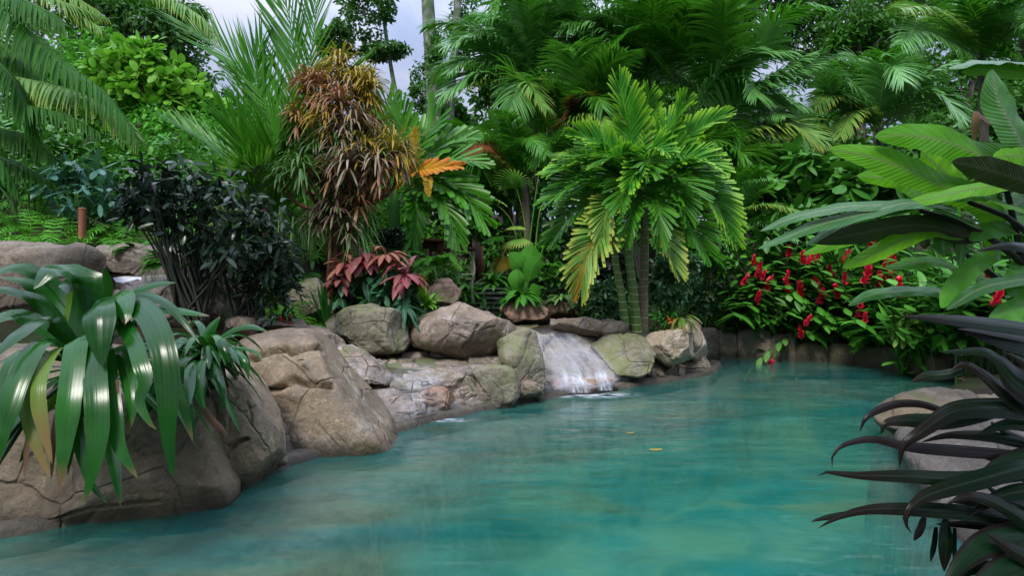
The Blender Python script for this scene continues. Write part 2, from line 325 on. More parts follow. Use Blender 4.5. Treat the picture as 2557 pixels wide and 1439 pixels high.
def rock(name, A, B, D=(.05, .045, .035), moss=0., mcol=(.10, .13, .025), vs=2.2, rough=.7, wet=0., crack=.0, stain=.75, pale=None, cs=1.):
    N = NT(name); p = N.coord(); n1 = N.noise(1.6, p, 5, .6, .6); n2 = N.noise(6, p, 6, .65); n3 = N.noise(38, p, 5, .7)
    col = N.mix(N.ramp(n1, .38, .62), A, B); col = N.mix(N.ramp(n2, .46, .72, 0, stain), col, D)
    if pale: col = N.mix(N.ramp(N.noise(3.1, p, 5, .6, 1.), .52, .66, 0, .8), col, pale)
    col = N.mix(N.ramp(n3, .42, .66, 0, .6), col, tuple(x*.45 for x in A)); col = N.mix(N.ramp(N.noise(17, p, 5, .7), .60, .68, 0, .5), col, tuple(min(.6, x*1.9) for x in A))
    if moss:
        ge = N.n('ShaderNodeNewGeometry'); sz = N.n('ShaderNodeSeparateXYZ'); N.l(ge.outputs['Normal'], sz.inputs[0])
        mm = N.math('ADD', N.noise(3.2, p, 6, .7, .4), N.math('MULTIPLY', sz.outputs[2], .12))
        col = N.mix(N.ramp(mm, .70-moss*.24, .84-moss*.24, 0, .75), col, N.mix(n3, mcol, tuple(x*1.9 for x in mcol)))
    pw = N.n('ShaderNodeMix', data_type='VECTOR'); pw.inputs[0].default_value = .16*cs; N.l(p, pw.inputs[4]); N.l(N.noise(1.7, p, 4, out=1), pw.inputs[5])
    vo = N.n('ShaderNodeTexVoronoi', feature='DISTANCE_TO_EDGE'); vo.inputs['Scale'].default_value = vs; N.l(pw.outputs[1], vo.inputs['Vector'])
    ck = N.math('MULTIPLY', N.ramp(vo.outputs[0], .0, .022, 1, 0), N.ramp(N.noise(1.3, p, 2), .42, .55))
    col = N.mix(N.math('MULTIPLY', ck, crack), col, (.025, .02, .016))
    # waterline damp band
    z = N.n('ShaderNodeSeparateXYZ'); N.l(p, z.inputs[0]); dz = N.ramp(N.math('ADD', z.outputs[2], N.math('MULTIPLY', n2, -.10)), -.03, .08, 1, 0)
    col = N.mix(N.math('MULTIPLY', dz, .75), col, (.035, .03, .02))
    h = N.math('ADD', N.math('MULTIPLY', n1, .5), N.math('ADD', N.math('MULTIPLY', n2, .7), N.math('MULTIPLY', n3, .34)))
    h = N.math('SUBTRACT', h, N.math('MULTIPLY', ck, .5))
    if wet:
        rg = N.ramp(N.noise(4, p, 3), .35, .65, rough*.35, rough*.8)
        rgh = N.mix(1., (0, 0, 0), (1, 1, 1)); rough = rg
    return N.done(N.bsdf(col, rough, .4+.3*(wet > 0), N.bump(h, .75, .05)))
G['r_tan'] = rock('tan_artificial_rock', (.29, .215, .13), (.19, .15, .105), (.075, .06, .04), pale=(.36, .31, .235), moss=.12)
G['r_grey'] = rock('grey_brown_rock', (.27, .21, .15), (.17, .135, .10), (.05, .042, .034), pale=(.40, .34, .28), moss=.12)
G['r_moss'] = rock('mossy_rock', (.20, .18, .12), (.26, .24, .18), (.06, .06, .035), moss=.75, mcol=(.11, .12, .045), vs=3)
G['r_pale'] = rock('pale_rock', (.42, .35, .26), (.30, .24, .17), (.14, .11, .08), pale=(.5, .45, .36), moss=.1, stain=.4, crack=.5)
G['r_shade'] = rock('shade_darkened_rock', (.19, .145, .085), (.135, .105, .07), (.055, .042, .028), pale=(.25, .20, .14), moss=.3, mcol=(.07, .08, .02))  # darker rock copy, shade under the leaves put into its base colour
G['r_green'] = rock('green_filmed_rock', (.17, .165, .11), (.21, .19, .13), (.06, .06, .035), moss=1.3, mcol=(.085, .105, .045), vs=2.6, crack=.5)
G['r_curb'] = rock('grey_brown_curb_rock', (.19, .155, .115), (.13, .11, .085), (.05, .042, .032), pale=(.32, .29, .24), moss=.15)
G['r_pink'] = rock('pinkish_rock', (.34, .19, .13), (.30, .22, .16), (.10, .08, .05), moss=.35, mcol=(.09, .09, .035))
G['r_wet'] = rock('wet_flagstone_rock', (.31, .235, .165), (.25, .21, .17), (.08, .07, .06), pale=(.5, .46, .43), wet=1, rough=.45, vs=4.2, crack=.8, moss=.2)
G['r_rust'] = rock('rusty_wet_rock', (.36, .17, .07), (.24, .15, .09), (.10, .06, .035), pale=(.48, .44, .42), wet=1, rough=.5, vs=3.)
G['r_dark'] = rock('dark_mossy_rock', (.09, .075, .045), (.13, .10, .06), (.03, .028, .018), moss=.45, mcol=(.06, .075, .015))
G['r_bank'] = rock('smooth_concrete_bank', (.14, .12, .095), (.11, .09, .07), (.06, .05, .04), pale=(.19, .17, .15), crack=.0, stain=.5)
G['r_wall'] = rock('brown_rock_wall', (.17, .135, .095), (.21, .175, .135), (.06, .048, .034), pale=(.27, .24, .21), moss=.08)

def soil():
    N = NT('soil'); p = N.coord(); n = N.noise(3, p, 6, .7); n2 = N.noise(30, p, 4, .7)
    col = N.mix(N.ramp(n, .35, .65), (.022, .018, .010), (.05, .036, .02)); col = N.mix(N.ramp(n2, .55, .7, 0, .7), col, (.10, .065, .03))
    col = N.mix(N.ramp(N.noise(.7, p, 4), .5, .62, 0, .7), col, (.02, .045, .012))
    return N.done(N.bsdf(col, .9, .2, N.bump(N.math('ADD', n, n2), .9, .05)))
G['soil'] = soil()
def bed():
    N = NT('pool_bed'); p = N.coord(); z = N.n('ShaderNodeSeparateXYZ'); N.l(p, z.inputs[0])
    n = N.noise(1.1, p, 5, .6, .6); n2 = N.noise(9, p, 5, .65)
    tan = N.mix(N.ramp(n2, .4, .65), (.20, .18, .14), (.12, .11, .085)); paint = N.mix(N.ramp(n, .38, .64), (.006, .16, .125), (.09, .25, .14))
    col = N.mix(N.ramp(N.math('ADD', z.outputs[2], N.math('MULTIPLY', n, .12)), -.62, -.34), paint, tan)
    return N.done(N.bsdf(col, .8, .2, N.bump(n2, .4, .03)))
G['bed'] = bed()
def water():
    N = NT('milky_turquoise_water')
    a = N.coord((.55, 1.6, 1), (0, 0, .12)); b = N.coord((1, 2.4, 1), (0, 0, -.1))
    n1 = N.noise(1.0, a, 4, .55, .8); n2 = N.noise(4.2, b, 3, .5, .4); n3 = N.noise(2.2, b, 4, .6)
    milk_refl = N.mix(N.ramp(n1, .38, .62), (.016, .195, .175), (.07, .27, .2)); milk_refl = N.mix(N.ramp(N.noise(.8, a, 5, .6, 1.2), .52, .68, 0, .75), milk_refl, (.12, .21, .12))  # milky turquoise, with olive blotches painting blurred tree reflections into the colour
    dif = N.n('ShaderNodeBsdfDiffuse'); N.l(milk_refl, dif.inputs[0])
    tr = N.n('ShaderNodeBsdfTransparent'); tr.inputs[0].default_value = (.86, .96, .93, 1)
    body = N.mixs(N.ramp(n3, .3, .7, .24, .42), tr.outputs[0], dif.outputs[0])
    nrm = N.bump(N.math('ADD', N.math('MULTIPLY', n2, .7), N.math('MULTIPLY', N.noise(9, b, 2), .06)), .27, .05)
    gl = N.n('ShaderNodeBsdfGlossy'); gl.inputs['Roughness'].default_value = .10; N.l(nrm, gl.inputs['Normal']); gl.inputs[0].default_value = (1, 1, 1, 1)
    fr = N.n('ShaderNodeFresnel'); fr.inputs[0].default_value = 1.33; N.l(nrm, fr.inputs['Normal'])
    return N.done(N.mixs(N.math('MULTIPLY', fr.outputs[0], 1.0, clamp=True), body, gl.outputs[0]))
G['water'] = water()
def fall(name, lo, hi, dens):
    N = NT(name); at = N.n('ShaderNodeAttribute', attribute_name='lf'); sp = N.n('ShaderNodeSeparateColor'); N.l(at.outputs['Color'], sp.inputs[0])
    cb = N.n('ShaderNodeCombineXYZ'); N.l(N.math('MULTIPLY', sp.outputs[2], 7.), cb.inputs[0]); N.l(N.math('MULTIPLY', sp.outputs[1], 1.6), cb.inputs[1])
    s = N.noise(1., cb.outputs[0], 5, .6); ed = N.ramp(N.math('ABSOLUTE', N.math('MULTIPLY_ADD', sp.outputs[2], 2., -1.)), .55, 1., 1, 0)
    te = N.ramp(sp.outputs[1], 0., .30); te2 = N.ramp(sp.outputs[1], .93, 1., 1, .0)
    al = N.math('MULTIPLY', N.math('MULTIPLY', N.ramp(s, lo, hi, .05, dens), ed), N.math('MULTIPLY', te, te2))
    d = N.bsdf((.62, .66, .74), .35, .5); tr = N.n('ShaderNodeBsdfTransparent')
    return N.done(N.mixs(al, tr.outputs[0], d))
G['fall'] = fall('falling_white_water', .30, .72, .6)
G['film'] = fall('thin_water_film', .2, .85, .55)
G['trickle'] = fall('faint_water_trickle', .4, .9, .28)
N = NT('spilling_water'); G['spill'] = N.done(N.bsdf((.78, .8, .88), .15, .6))
def foam():
    N = NT('white_foam'); at = N.n('ShaderNodeAttribute', attribute_name='lf'); sp = N.n('ShaderNodeSeparateColor'); N.l(at.outputs['Color'], sp.inputs[0])
    s = N.noise(7., N.coord((1, 2.5, 1)), 5, .6); al = N.math('MULTIPLY', N.ramp(sp.outputs[1], .0, .95, 1, 0), N.ramp(s, .38, .66, .0, .9))
    return N.done(N.mixs(al, N.n('ShaderNodeBsdfTransparent').outputs[0], N.bsdf((.8, .86, .92), .6, .3)))
G['foam'] = foam()
def slate():
    N = NT('dark_slate'); p = N.coord(); n = N.noise(9, p, 5, .7)
    return N.done(N.bsdf(N.mix(N.ramp(n, .35, .65), (.05, .05, .045), (.12, .12, .105)), .5, .5, N.bump(n, .5, .02)))
G['slate'] = slate()
G['nose'] = trunk_mat('worn_step_edge', (.13, .14, .11), (.24, .25, .20), 12, stretch=1, moss=.2)
# ---------------------------------------------------------------- camera, sky, sun
cam = bpy.data.cameras.new('camera'); co = bpy.data.objects.new('camera', cam); COL.objects.link(co); scene.camera = co
co.location = (0, 0, CAMZ); co.rotation_euler = (math.pi/2, 0, 0); cam.sensor_width = 36; cam.lens = 36*F/2557; cam.shift_y = -(719.5-HY)/2557; cam.clip_end = 500; cam.clip_start = .05
SUN_EL, SUN_AZ = math.radians(48), math.radians(205)      # sun high behind the left shoulder
w = bpy.data.worlds.new('World'); scene.world = w; w.use_nodes = True; nt = w.node_tree; nt.nodes.clear()
class WN(NT):
    def __init__(s, t): s.t = t; s.out = s.n('ShaderNodeOutputWorld')
N = WN(nt)
sky = N.n('ShaderNodeTexSky', sky_type='NISHITA'); sky.sun_disc = False; sky.sun_elevation = SUN_EL; sky.sun_rotation = SUN_AZ; sky.dust_density = 3; sky.air_density = 1.
tc = N.n('ShaderNodeTexCoord').outputs['Generated']; z = N.n('ShaderNodeSeparateXYZ'); N.l(tc, z.inputs[0])
mp = N.n('ShaderNodeMapping'); mp.inputs['Scale'].default_value = (1, 1, 2.6); N.l(tc, mp.inputs[0])
cl = N.noise(2.6, mp.outputs[0], 5, .55, .5)
cloud = N.mix(N.ramp(cl, .35, .66), (1.8, 2.2, 3.3), (3.3, 3.4, 4.2))
br = N.ramp(z.outputs[2], .2, .95, .9, 4.2)
vm = N.n('ShaderNodeVectorMath', operation='SCALE'); N.l(cloud, vm.inputs[0]); N.l(br, vm.inputs[3])
bg = N.n('ShaderNodeBackground'); bg.inputs[1].default_value = .10
N.l(N.mix(.9, sky.outputs[0], vm.outputs[0]), bg.inputs[0]); N.l(bg.outputs[0], N.out.inputs[0])
sl = bpy.data.lights.new('sun', 'SUN'); so = bpy.data.objects.new('sun', sl); COL.objects.link(so); sl.energy = 1.5; sl.angle = math.radians(14); sl.color = (1, .95, .86)
sd_ = Vector((math.sin(SUN_AZ)*math.cos(SUN_EL), math.cos(SUN_AZ)*math.cos(SUN_EL), math.sin(SUN_EL))); so.rotation_euler = (-sd_).to_track_quat('-Z', 'Y').to_euler(); so.location = (0, -5, 20)
scene.view_settings.view_transform = 'Standard'; scene.view_settings.look = 'None'; scene.view_settings.exposure = EXPO; scene.view_settings.gamma = 1
scene.cycles.max_bounces = 8; scene.cycles.diffuse_bounces = 5; scene.cycles.glossy_bounces = 3; scene.cycles.transparent_max_bounces = 12; scene.cycles.use_denoising = True
scene.cycles.caustics_reflective = False; scene.cycles.caustics_refractive = False; scene.cycles.sample_clamp_indirect = 4
# ---------------------------------------------------------------- pool outline (water line), clockwise
def wl(px, py): Y = CAMZ*F/(py-HY); return [(px-CX)/F*Y, Y]
SHORE = [wl(-150, 1350), wl(0, 1332), wl(200, 1290), wl(370, 1245), wl(600, 1190), wl(730, 1145), wl(860, 1110), wl(965, 1075), wl(1140, 1030), wl(1300, 1000), wl(1420, 982), wl(1540, 966), wl(1700, 942), wl(1768, 925), wl(1775, 905)]
SHORE += [wl(1765, 893), wl(1880, 893), wl(2000, 900), wl(2120, 908), wl(2230, 922), wl(2330, 945), wl(2330, 975), wl(2240, 1010), wl(2190, 1050), wl(2240, 1110), wl(2290, 1180), wl(2340, 1270), wl(2420, 1439)]
SHORE += [[1.6, 1.6], [1.6, -3], [-4.5, -3], [-4.5, 2.4]]
SHORE = np.array(SHORE)
def sdist(x, y):
    d = np.full(x.shape, 99.); ins = np.zeros(x.shape, bool); seg = np.zeros(x.shape, int); n = len(SHORE)
    for i in range(n):
        a, b = SHORE[i], SHORE[(i+1) % n]; ab = b-a
        t = np.clip(((x-a[0])*ab[0]+(y-a[1])*ab[1])/(ab@ab), 0, 1); q = np.hypot(x-a[0]-t*ab[0], y-a[1]-t*ab[1])
        seg = np.where(q < d, i, seg); d = np.minimum(d, q)
        c = ((a[1] > y) != (b[1] > y)) & (x < (b[0]-a[0])*(y-a[1])/(b[1]-a[1]+1e-12)+a[0]); ins ^= c
    return np.where(ins, -d, d), seg
def sstep(a, b, x): t = np.clip((x-a)/(b-a), 0, 1); return t*t*(3-2*t)
def ground_z(x, y):
    d, seg = sdist(x, y); d = d-.22
    out = .12+.42*sstep(.1, 1.3, d)+.02*np.maximum(y-9, 0)
    out = out+sstep(0, 1, (y-8.6)/3)*.35*sstep(3.2, 0, np.abs(x+.3))            # rise to the path
    hill = 1.38+.36*np.maximum(y-6.6, 0)
    hl = sstep(.0, 2.2, -x-1.6-.25*np.maximum(y-7, 0)*0)*sstep(5.2, 6.6, y)
    out = out*(1-hl)+np.minimum(hill, 6.5)*hl
    far = sstep(10, 26, y)*2.6; out = out+far*(1-hl)
    out = np.where(y < 5.2, np.minimum(out, .5), out)
    lw = np.interp(y, [2, 3.4, 5, 8], [1.2, 1.1, .7, .6]); left = seg < 14
    led = np.where(left, lw, .25)
    inn = np.where(-d < led, -.06-.10*sstep(0, 1, -d/led), -.16-1.1*sstep(0, .10, -d-led))
    n = fbm(np.stack([x*1.5, y*1.5, 0*x], -1), 4, 5)
    return np.where(d > 0, out+.06*n, inn+.02*n)
def axis(vals):
    a = []
    for lo, hi, st in vals: a += list(np.arange(lo, hi, st))
    return np.array(a+[vals[-1][1]])
gx = axis([(-60, -14, 3.), (-14, -5, .5), (-5, 6.5, .09), (6.5, 14, .5), (14, 60, 3.)]); gy = axis([(-8, 1, .5), (1, 10.5, .09), (10.5, 22, .5), (22, 110, 4.)])
X, Y = np.meshgrid(gx, gy); Z = ground_z(X, Y); V = np.stack([X, Y, Z], -1)
q = grid_quads(1, len(gy), len(gx)); d0 = sdist(X, Y)[0].ravel()
inside = (d0[q] < .24).all(1)
g = M(); g.add(V, q[~inside]); tag(g.build('ground', G['soil']), kind='structure')
g = M(); g.add(V, q[inside]); tag(g.build('pool_bed', G['bed']), kind='structure')
m = M(); wx = np.linspace(-5.5, 6.5, 90); wy = np.linspace(-3.5, 10.4, 90); X, Y = np.meshgrid(wx, wy); d, _ = sdist(X, Y)
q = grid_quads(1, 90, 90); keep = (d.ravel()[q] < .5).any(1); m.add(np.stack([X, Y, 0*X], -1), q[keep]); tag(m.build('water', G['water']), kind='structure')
# ---------------------------------------------------------------- rocks
def chaikin(p, n=2):
    for _ in range(n):
        a = p*.75+np.roll(p, -1, 0)*.25; b = p*.25+np.roll(p, -1, 0)*.75; p = np.stack([a, b], 1).reshape(-1, 2)
    return p
def pdist(x, y, pl):
    d = np.full(x.shape, 1e9)
    for a, b in zip(pl[:-1], pl[1:]):
        a = np.array(a, float); ab = np.array(b, float)-a; t = np.clip(((x-a[0])*ab[0]+(y-a[1])*ab[1])/(ab@ab+1e-9), 0, 1)
        d = np.minimum(d, np.hypot(x-a[0]-t*ab[0], y-a[1]-t*ab[1]))
    return d
def boulder(sil, Y, th, mat, label, shear=0., e=.72, amp=.05, seed=1, cracks=(), nt_=200, nf=90, facet=.04, fs=2.2, name='boulder', cat='boulder', group=None, cut=0., smooth=2, fine=.012, planes=13):
    """closed rock: outline (photo pixels at distance Y) swelled to its own thickness, leaned back by shear, faceted and cracked."""
    P = chaikin(np.array(sil, float), smooth); c = P.mean(0) if len(sil) < 3 else np.array([(P[:, 0].min()+P[:, 0].max())/2, (P[:, 1].min()+P[:, 1].max())/2])
    thv = np.linspace(-np.pi, np.pi, nt_, endpoint=False); dv = np.stack([np.cos(thv), np.sin(thv)], -1); rr = np.zeros(nt_)
    A = P-c; B = np.roll(P, -1, 0)-c
    for i in range(len(A)):
        s = B[i]-A[i]; den = dv[:, 0]*s[1]-dv[:, 1]*s[0]; den = np.where(abs(den) < 1e-9, 1e-9, den)
        t = (A[i][0]*s[1]-A[i][1]*s[0])/den; u = (A[i][0]*dv[:, 1]-A[i][1]*dv[:, 0])/den
        rr = np.where((t > 0) & (u >= 0) & (u <= 1), np.maximum(rr, t), rr)
    bad = rr <= 0
    if bad.any(): rr[bad] = np.interp(thv[bad], thv[~bad], rr[~bad])
    ph = np.linspace(-np.pi/2, np.pi/2, nf)[:, None]; cs = np.cos(ph)**e; sn = np.sign(np.sin(ph))*np.abs(np.sin(ph))**e
    thc = np.append(thv, thv[0]); rc = np.append(rr, rr[0])[None]
    dx = cs*rc*np.cos(thc)[None]; dy = cs*rc*np.sin(thc)[None]; hh = (P[:, 1].max()-P[:, 1].min())/2
    Yv = Y+th*sn+shear*(-dy/hh)
    V = W(c[0]+dx, c[1]+dy, Yv); rg = np.random.default_rng(seed+100)
    c3 = V.mean((0, 1)); ex = (V.reshape(-1, 3).max(0)-V.reshape(-1, 3).min(0))/2; qn = (V-c3)/ex
    for _ in range(planes):
        nk = unit(rg.normal(size=3)*np.array([1, .9, 1])); sk = (qn*nk).sum(-1); hk = rg.uniform(.66, .93)*sk.max(); ov = np.maximum(0, sk-hk); qn = qn-nk*(ov-.02*(1-np.exp(-ov/.02)))[..., None]
    V = c3+qn*ex*(1.09 if planes else 1)
    def nrm(V):
        a = np.gradient(V, axis=0); b = np.gradient(V, axis=1); b[:, 0] = b[:, -1] = (V[:, 1]-V[:, -2])/2; n_ = unit(np.cross(a, b)); n_[0] = n_[1].mean(0); n_[-1] = n_[-2].mean(0); return unit(n_)
    n = nrm(V); mid = V.mean((0, 1)); 
    if ((V-mid)*n).sum() < 0: n = -n
    size = (hh*2/F*Y+th)/2; V0 = V.copy(); k = 1/size
    V = V+n*(amp*fbm(V0*k*1.3, 4, seed))[..., None]
    warp = V0+.18*size*np.stack([fbm(V0*k*2, 3, seed+j) for j in (21, 22, 23)], -1)
    d1, d2, cid = voro(warp*fs, seed)
    V = V+n*(facet*(cid-.5)*sstep(0, .12, d2-d1))[..., None]-n*(facet*.35*(1-sstep(0, .05, d2-d1)))[..., None]
    V = V+n*(fine*fbm(V0*14, 4, seed+5)-fine*.8*np.maximum(0, 1-np.abs(fbm(warp*3.5, 4, seed+8))*12))[..., None]
    px, py = c[0]+dx, c[1]+dy; front = (sn < .25)*1.
    for cr in cracks:
        wd, dp = (cr[1], cr[2]) if isinstance(cr[0], (list, tuple)) and len(cr) == 3 and not isinstance(cr[1], (list, tuple)) else (3., .05)
        pl = cr[0] if len(cr) == 3 and not isinstance(cr[1], (list, tuple)) else cr
        jx = 5*fbm(np.stack([px/30, py/30, 0*px], -1), 3, seed+30); dd = pdist(px+jx, py+jx, pl)
        V = V-n*(dp*np.exp(-(dd/wd)**2)*front)[..., None]
    V = V+0; V[0] = V[0].mean(0); V[-1] = V[-1].mean(0); V[:, -1] = V[:, 0]
    m = M(); m.add(V, grid_quads(1, nf, nt_+1)); 
    if n is not None and ((V-mid)*nrm(V)).sum() < 0: m.q[0] = m.q[0][:, ::-1]
    return tag(m.build(name, mat), label, cat, group)
RB = 'rocks edging the pool'
def bd(*a, **k): return boulder(*a, group=RB, **k)
# left foreground bank and boulder
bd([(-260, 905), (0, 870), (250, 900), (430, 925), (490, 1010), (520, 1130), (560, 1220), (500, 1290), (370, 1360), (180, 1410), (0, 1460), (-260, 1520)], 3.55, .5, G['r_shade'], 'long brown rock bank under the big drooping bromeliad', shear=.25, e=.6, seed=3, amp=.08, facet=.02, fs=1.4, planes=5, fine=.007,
   cracks=[([(300, 1100), (350, 1140), (400, 1125)], 2, .02), ([(-100, 1290), (150, 1300), (400, 1262)], 5, .03)], nt_=300, nf=110)
bd([(470, 960), (540, 915), (620, 920), (665, 970), (695, 1050), (705, 1130), (690, 1200), (610, 1270), (480, 1290), (420, 1200), (420, 1040)], 3.9, .46, G['r_tan'], 'rounded tan boulder below the smaller bromeliad with mossy crack', seed=5, amp=.05, facet=.015, fs=1.6, planes=6, fine=.006,
   cracks=[([(490, 1105), (530, 1125), (570, 1118), (610, 1100)], 4, .06), ([(605, 955), (640, 990), (650, 1010)], 2, .02), ([(615, 1010), (625, 1040), (622, 1065)], 3, .02)], nt_=240)
bd([(600, 880), (640, 845), (700, 822), (760, 820), (800, 835), (840, 880), (890, 940), (935, 990), (965, 1030), (985, 1090), (970, 1150), (880, 1200), (780, 1230), (690, 1220), (665, 1120), (660, 1000), (615, 940)], 4.9, .62, G['r_tan'], 'huge cracked tan and grey boulder beside the stepped cascade', shear=.25, seed=8, amp=.07, facet=.015, fs=1.2, planes=5, fine=.006,
   cracks=[([(645, 915), (690, 895), (725, 890), (735, 900), (765, 890), (800, 880), (812, 888)], 5, .085), ([(670, 980), (700, 975), (740, 955), (765, 965), (825, 968)], 5, .08), ([(775, 1010), (780, 1040), (840, 1110)], 2, .015)], nt_=300, nf=120)
bd([(600, 1185), (690, 1140), (735, 1132), (740, 1150), (680, 1178), (600, 1205)], 3.98, .14, G['r_grey'], 'low grey rock sliver at the water between two tan boulders', seed=9, amp=.02, nt_=80, nf=40)
bd([(735, 820), (800, 822), (850, 845), (866, 880), (840, 900), (790, 880), (740, 850)], 5.9, .3, G['r_grey'], 'small rounded grey rock behind the huge cracked boulder', seed=11, amp=.03, nt_=90, nf=50)
bd([(850, 862), (890, 862), (922, 880), (925, 900), (880, 905), (850, 890)], 5.9, .25, G['r_moss'], 'small greenish rock at the foot of the mossy boulder', seed=12, amp=.03, nt_=90, nf=50)
bd([(640, 800), (700, 792), (770, 800), (790, 830), (720, 840), (640, 835)], 6.1, .3, G['r_grey'], 'small grey rock under the red flowered bromeliad', seed=13, amp=.03, nt_=90, nf=50)
bd([(560, 800), (600, 770), (640, 800), (650, 840), (560, 850)], 5.6, .3, G['r_wall'], 'small brown rock at the foot of the black shrub', seed=14, amp=.03, nt_=90, nf=50)
bd([(785, 820), (840, 790), (880, 772), (950, 765), (1005, 775), (1027, 800), (1025, 840), (1010, 872), (960, 885), (925, 895), (890, 870), (850, 840)], 6.5, .42, G['r_moss'], 'moss covered greenish boulder below the pink leaved plants', seed=15, amp=.08, facet=.018, fs=2.6, cracks=[([(930, 815), (950, 835)], 3, .03)], nt_=200, nf=90)
bd([(1030, 830), (1050, 780), (1090, 757), (1150, 748), (1210, 765), (1250, 790), (1275, 825), (1280, 870), (1250, 905), (1190, 905), (1120, 880), (1060, 872), (1032, 860)], 6.75, .5, G['r_grey'], 'large domed grey brown boulder left of the waterfall', seed=16, amp=.08, facet=.012, fs=2.0, cracks=[([(1190, 815), (1180, 850), (1165, 870)], 4, .04), ([(1215, 830), (1235, 820)], 3, .03)], nt_=240, nf=100)
bd([(1245, 838), (1270, 825), (1330, 830), (1348, 870), (1362, 930), (1362, 1010), (1320, 1040), (1280, 1040), (1275, 950), (1250, 890)], 6.35, .3, G['r_moss'], 'upright green streaked rock pillar at the left of the waterfall', seed=17, amp=.05, facet=.02, fs=3., e=.6, nt_=180)
bd([(1275, 960), (1310, 945), (1360, 960), (1365, 990), (1300, 1003), (1278, 1003)], 6.1, .2, G['r_grey'], 'small square grey rock at the waterfall foot', seed=18, amp=.03, nt_=90, nf=50)
# continuous low bank with a thin curb at the water line
bk = spline(np.array([wl(-150, 1350), wl(0, 1334), wl(200, 1294), wl(370, 1250), wl(600, 1192), wl(730, 1149), wl(860, 1113), wl(965, 1079), wl(1140, 1034), wl(1300, 1003), wl(1420, 984), wl(1540, 968), wl(1700, 944), wl(1765, 930), wl(1785, 908)]), 520)
tn = unit(np.gradient(bk, axis=0)); nr = np.stack([-tn[:, 1], tn[:, 0]], -1)
rows = [(-.10, -.40), (-.09, -.02), (-.06, .035), (.0, .05), (.05, .045), (.07, .02), (.10, .06), (.15, .17), (.24, .27), (.36, .34), (.5, .38), (.8, .42), (1.2, .45)]
rs = spline(np.array(rows), 46); V = np.array([[bk[:, 0]+nr[:, 0]*o, bk[:, 1]+nr[:, 1]*o, 0*bk[:, 0]+z_] for o, z_ in rs]).transpose(0, 2, 1)
ppx = CX+F*bk[:, 0]/bk[:, 1]; kf = 1-.93*np.maximum(sstep(905, 950, ppx)*sstep(1310, 1270, ppx), sstep(1325, 1350, ppx)*sstep(1580, 1545, ppx)); V[..., 2] = np.where(V[..., 2] > .05, .05+(V[..., 2]-.05)*kf[None], V[..., 2])
wq = V+.1*np.stack([fbm(V*2.5, 3, j) for j in (1, 2, 3)], -1); d1, d2, cid = voro(wq*2.6, 31); up_ = sstep(.03, .2, V[..., 2])
V[..., 2] += (.12*(cid-.5)*sstep(0, .1, d2-d1)*up_+.02*fbm(V*4, 4, 7))*sstep(-.1, .02, V[..., 2]); V[..., :2] += (nr[None]*((.05*fbm(V*2.2, 4, 8)+.012*fbm(V*12, 3, 9)))[..., None])
m = M(); m.add(V, grid_quads(1, 46, 520)[:, ::-1]); tag(m.build('rock_bank', G['r_curb']), 'low continuous rock bank with a thin pale curb at the left water line', 'rock bank')
# cascade shelf: sloping table then face
def shelf(name, quad_top, quad_bot, depth, mat, label, seed, steps=0, facet=.04, fs=3., nu=220, nv=150, st=.05, pull=.0, cat='rock ledge', drop=.5, lip=None):
    """solid sloping slab between a back edge and a waterline edge (lists of (px,py,Y))."""
    a = spline(Wp(quad_top), nu); b = spline(Wp(quad_bot), nu); mid_ = spline(Wp(lip), nu) if lip else None
    t = np.linspace(0, 1, nv)[:, None, None]
    if mid_ is None: V = a[None]*(1-t)+b[None]*t
    else:
        k = .55; V = np.where(t < k, a[None]*(1-t/k)+mid_[None]*(t/k), mid_[None]*(1-(t-k)/(1-k))+b[None]*((t-k)/(1-k)))
        ker = np.ones(15)/15; pad = np.pad(V, ((7, 7), (0, 0), (0, 0)), 'edge'); V = np.stack([np.stack([np.convolve(pad[:, i, c_], ker, 'valid') for i in range(nu)], 1) for c_ in range(3)], -1)
    n = unit(np.cross(np.gradient(V, axis=1), np.gradient(V, axis=0)));
    if n[..., 2].mean() < 0: n = -n
    V0 = V.copy(); wp = V0+.12*np.stack([fbm(V0*2.2, 3, seed+j) for j in (1, 2, 3)], -1)
    d1, d2, cid = voro(wp*np.array([fs*.8, fs*.8, fs*1.2]), seed); gap = sstep(0, .09, d2-d1)
    V = V+n*(.05*fbm(V0*1.8, 4, seed)+facet*(cid-.5)*gap-facet*.8*(1-gap)+.008*fbm(V0*18, 3, seed+4))[..., None]
    if steps:
        zz = (V0[..., 2]+.03*fbm(V0*3, 3, seed+7))/st; s = zz-np.floor(zz); V[..., 2] += (sstep(.0, .35, s)-s)*st*.8*steps
    ed = np.minimum(1, np.minimum(np.arange(nu), np.arange(nu)[::-1])/6.)[None, :, None]
    bot = V.copy(); bot[..., 2] -= depth
    m = M(); m.add(V, grid_quads(1, nv, nu))
    rim = np.concatenate([V[0], V[1:, -1], V[-1, ::-1][1:], V[::-1, 0][1:]]); low = rim.copy(); low[:, 2] -= drop
    m.add(np.stack([rim, low], 0), grid_quads(1, 2, len(rim)))
    return tag(m.build(name, mat), label, cat, RB)
shelf('cascade_ledge', [(760, 866, 6.4), (870, 868, 6.7), (960, 868, 6.8), (1060, 862, 6.9), (1180, 868, 6.9), (1262, 880, 6.7)],
      [(900, 1092, 4.7), (1000, 1072, 4.95), (1090, 1050, 5.28), (1170, 1030, 5.55), (1240, 1015, 5.8), (1292, 1006, 6.02)], .4, G['r_wet'], 'wet layered flagstone cascade with thin white water running into the pool', 44, steps=1, facet=.075, fs=3.6, st=.055,
      lip=[(850, 960, 5.3), (985, 968, 5.4), (1080, 955, 5.6), (1160, 935, 5.85), (1230, 925, 6.1), (1285, 925, 6.3)], cat='cascade ledge')
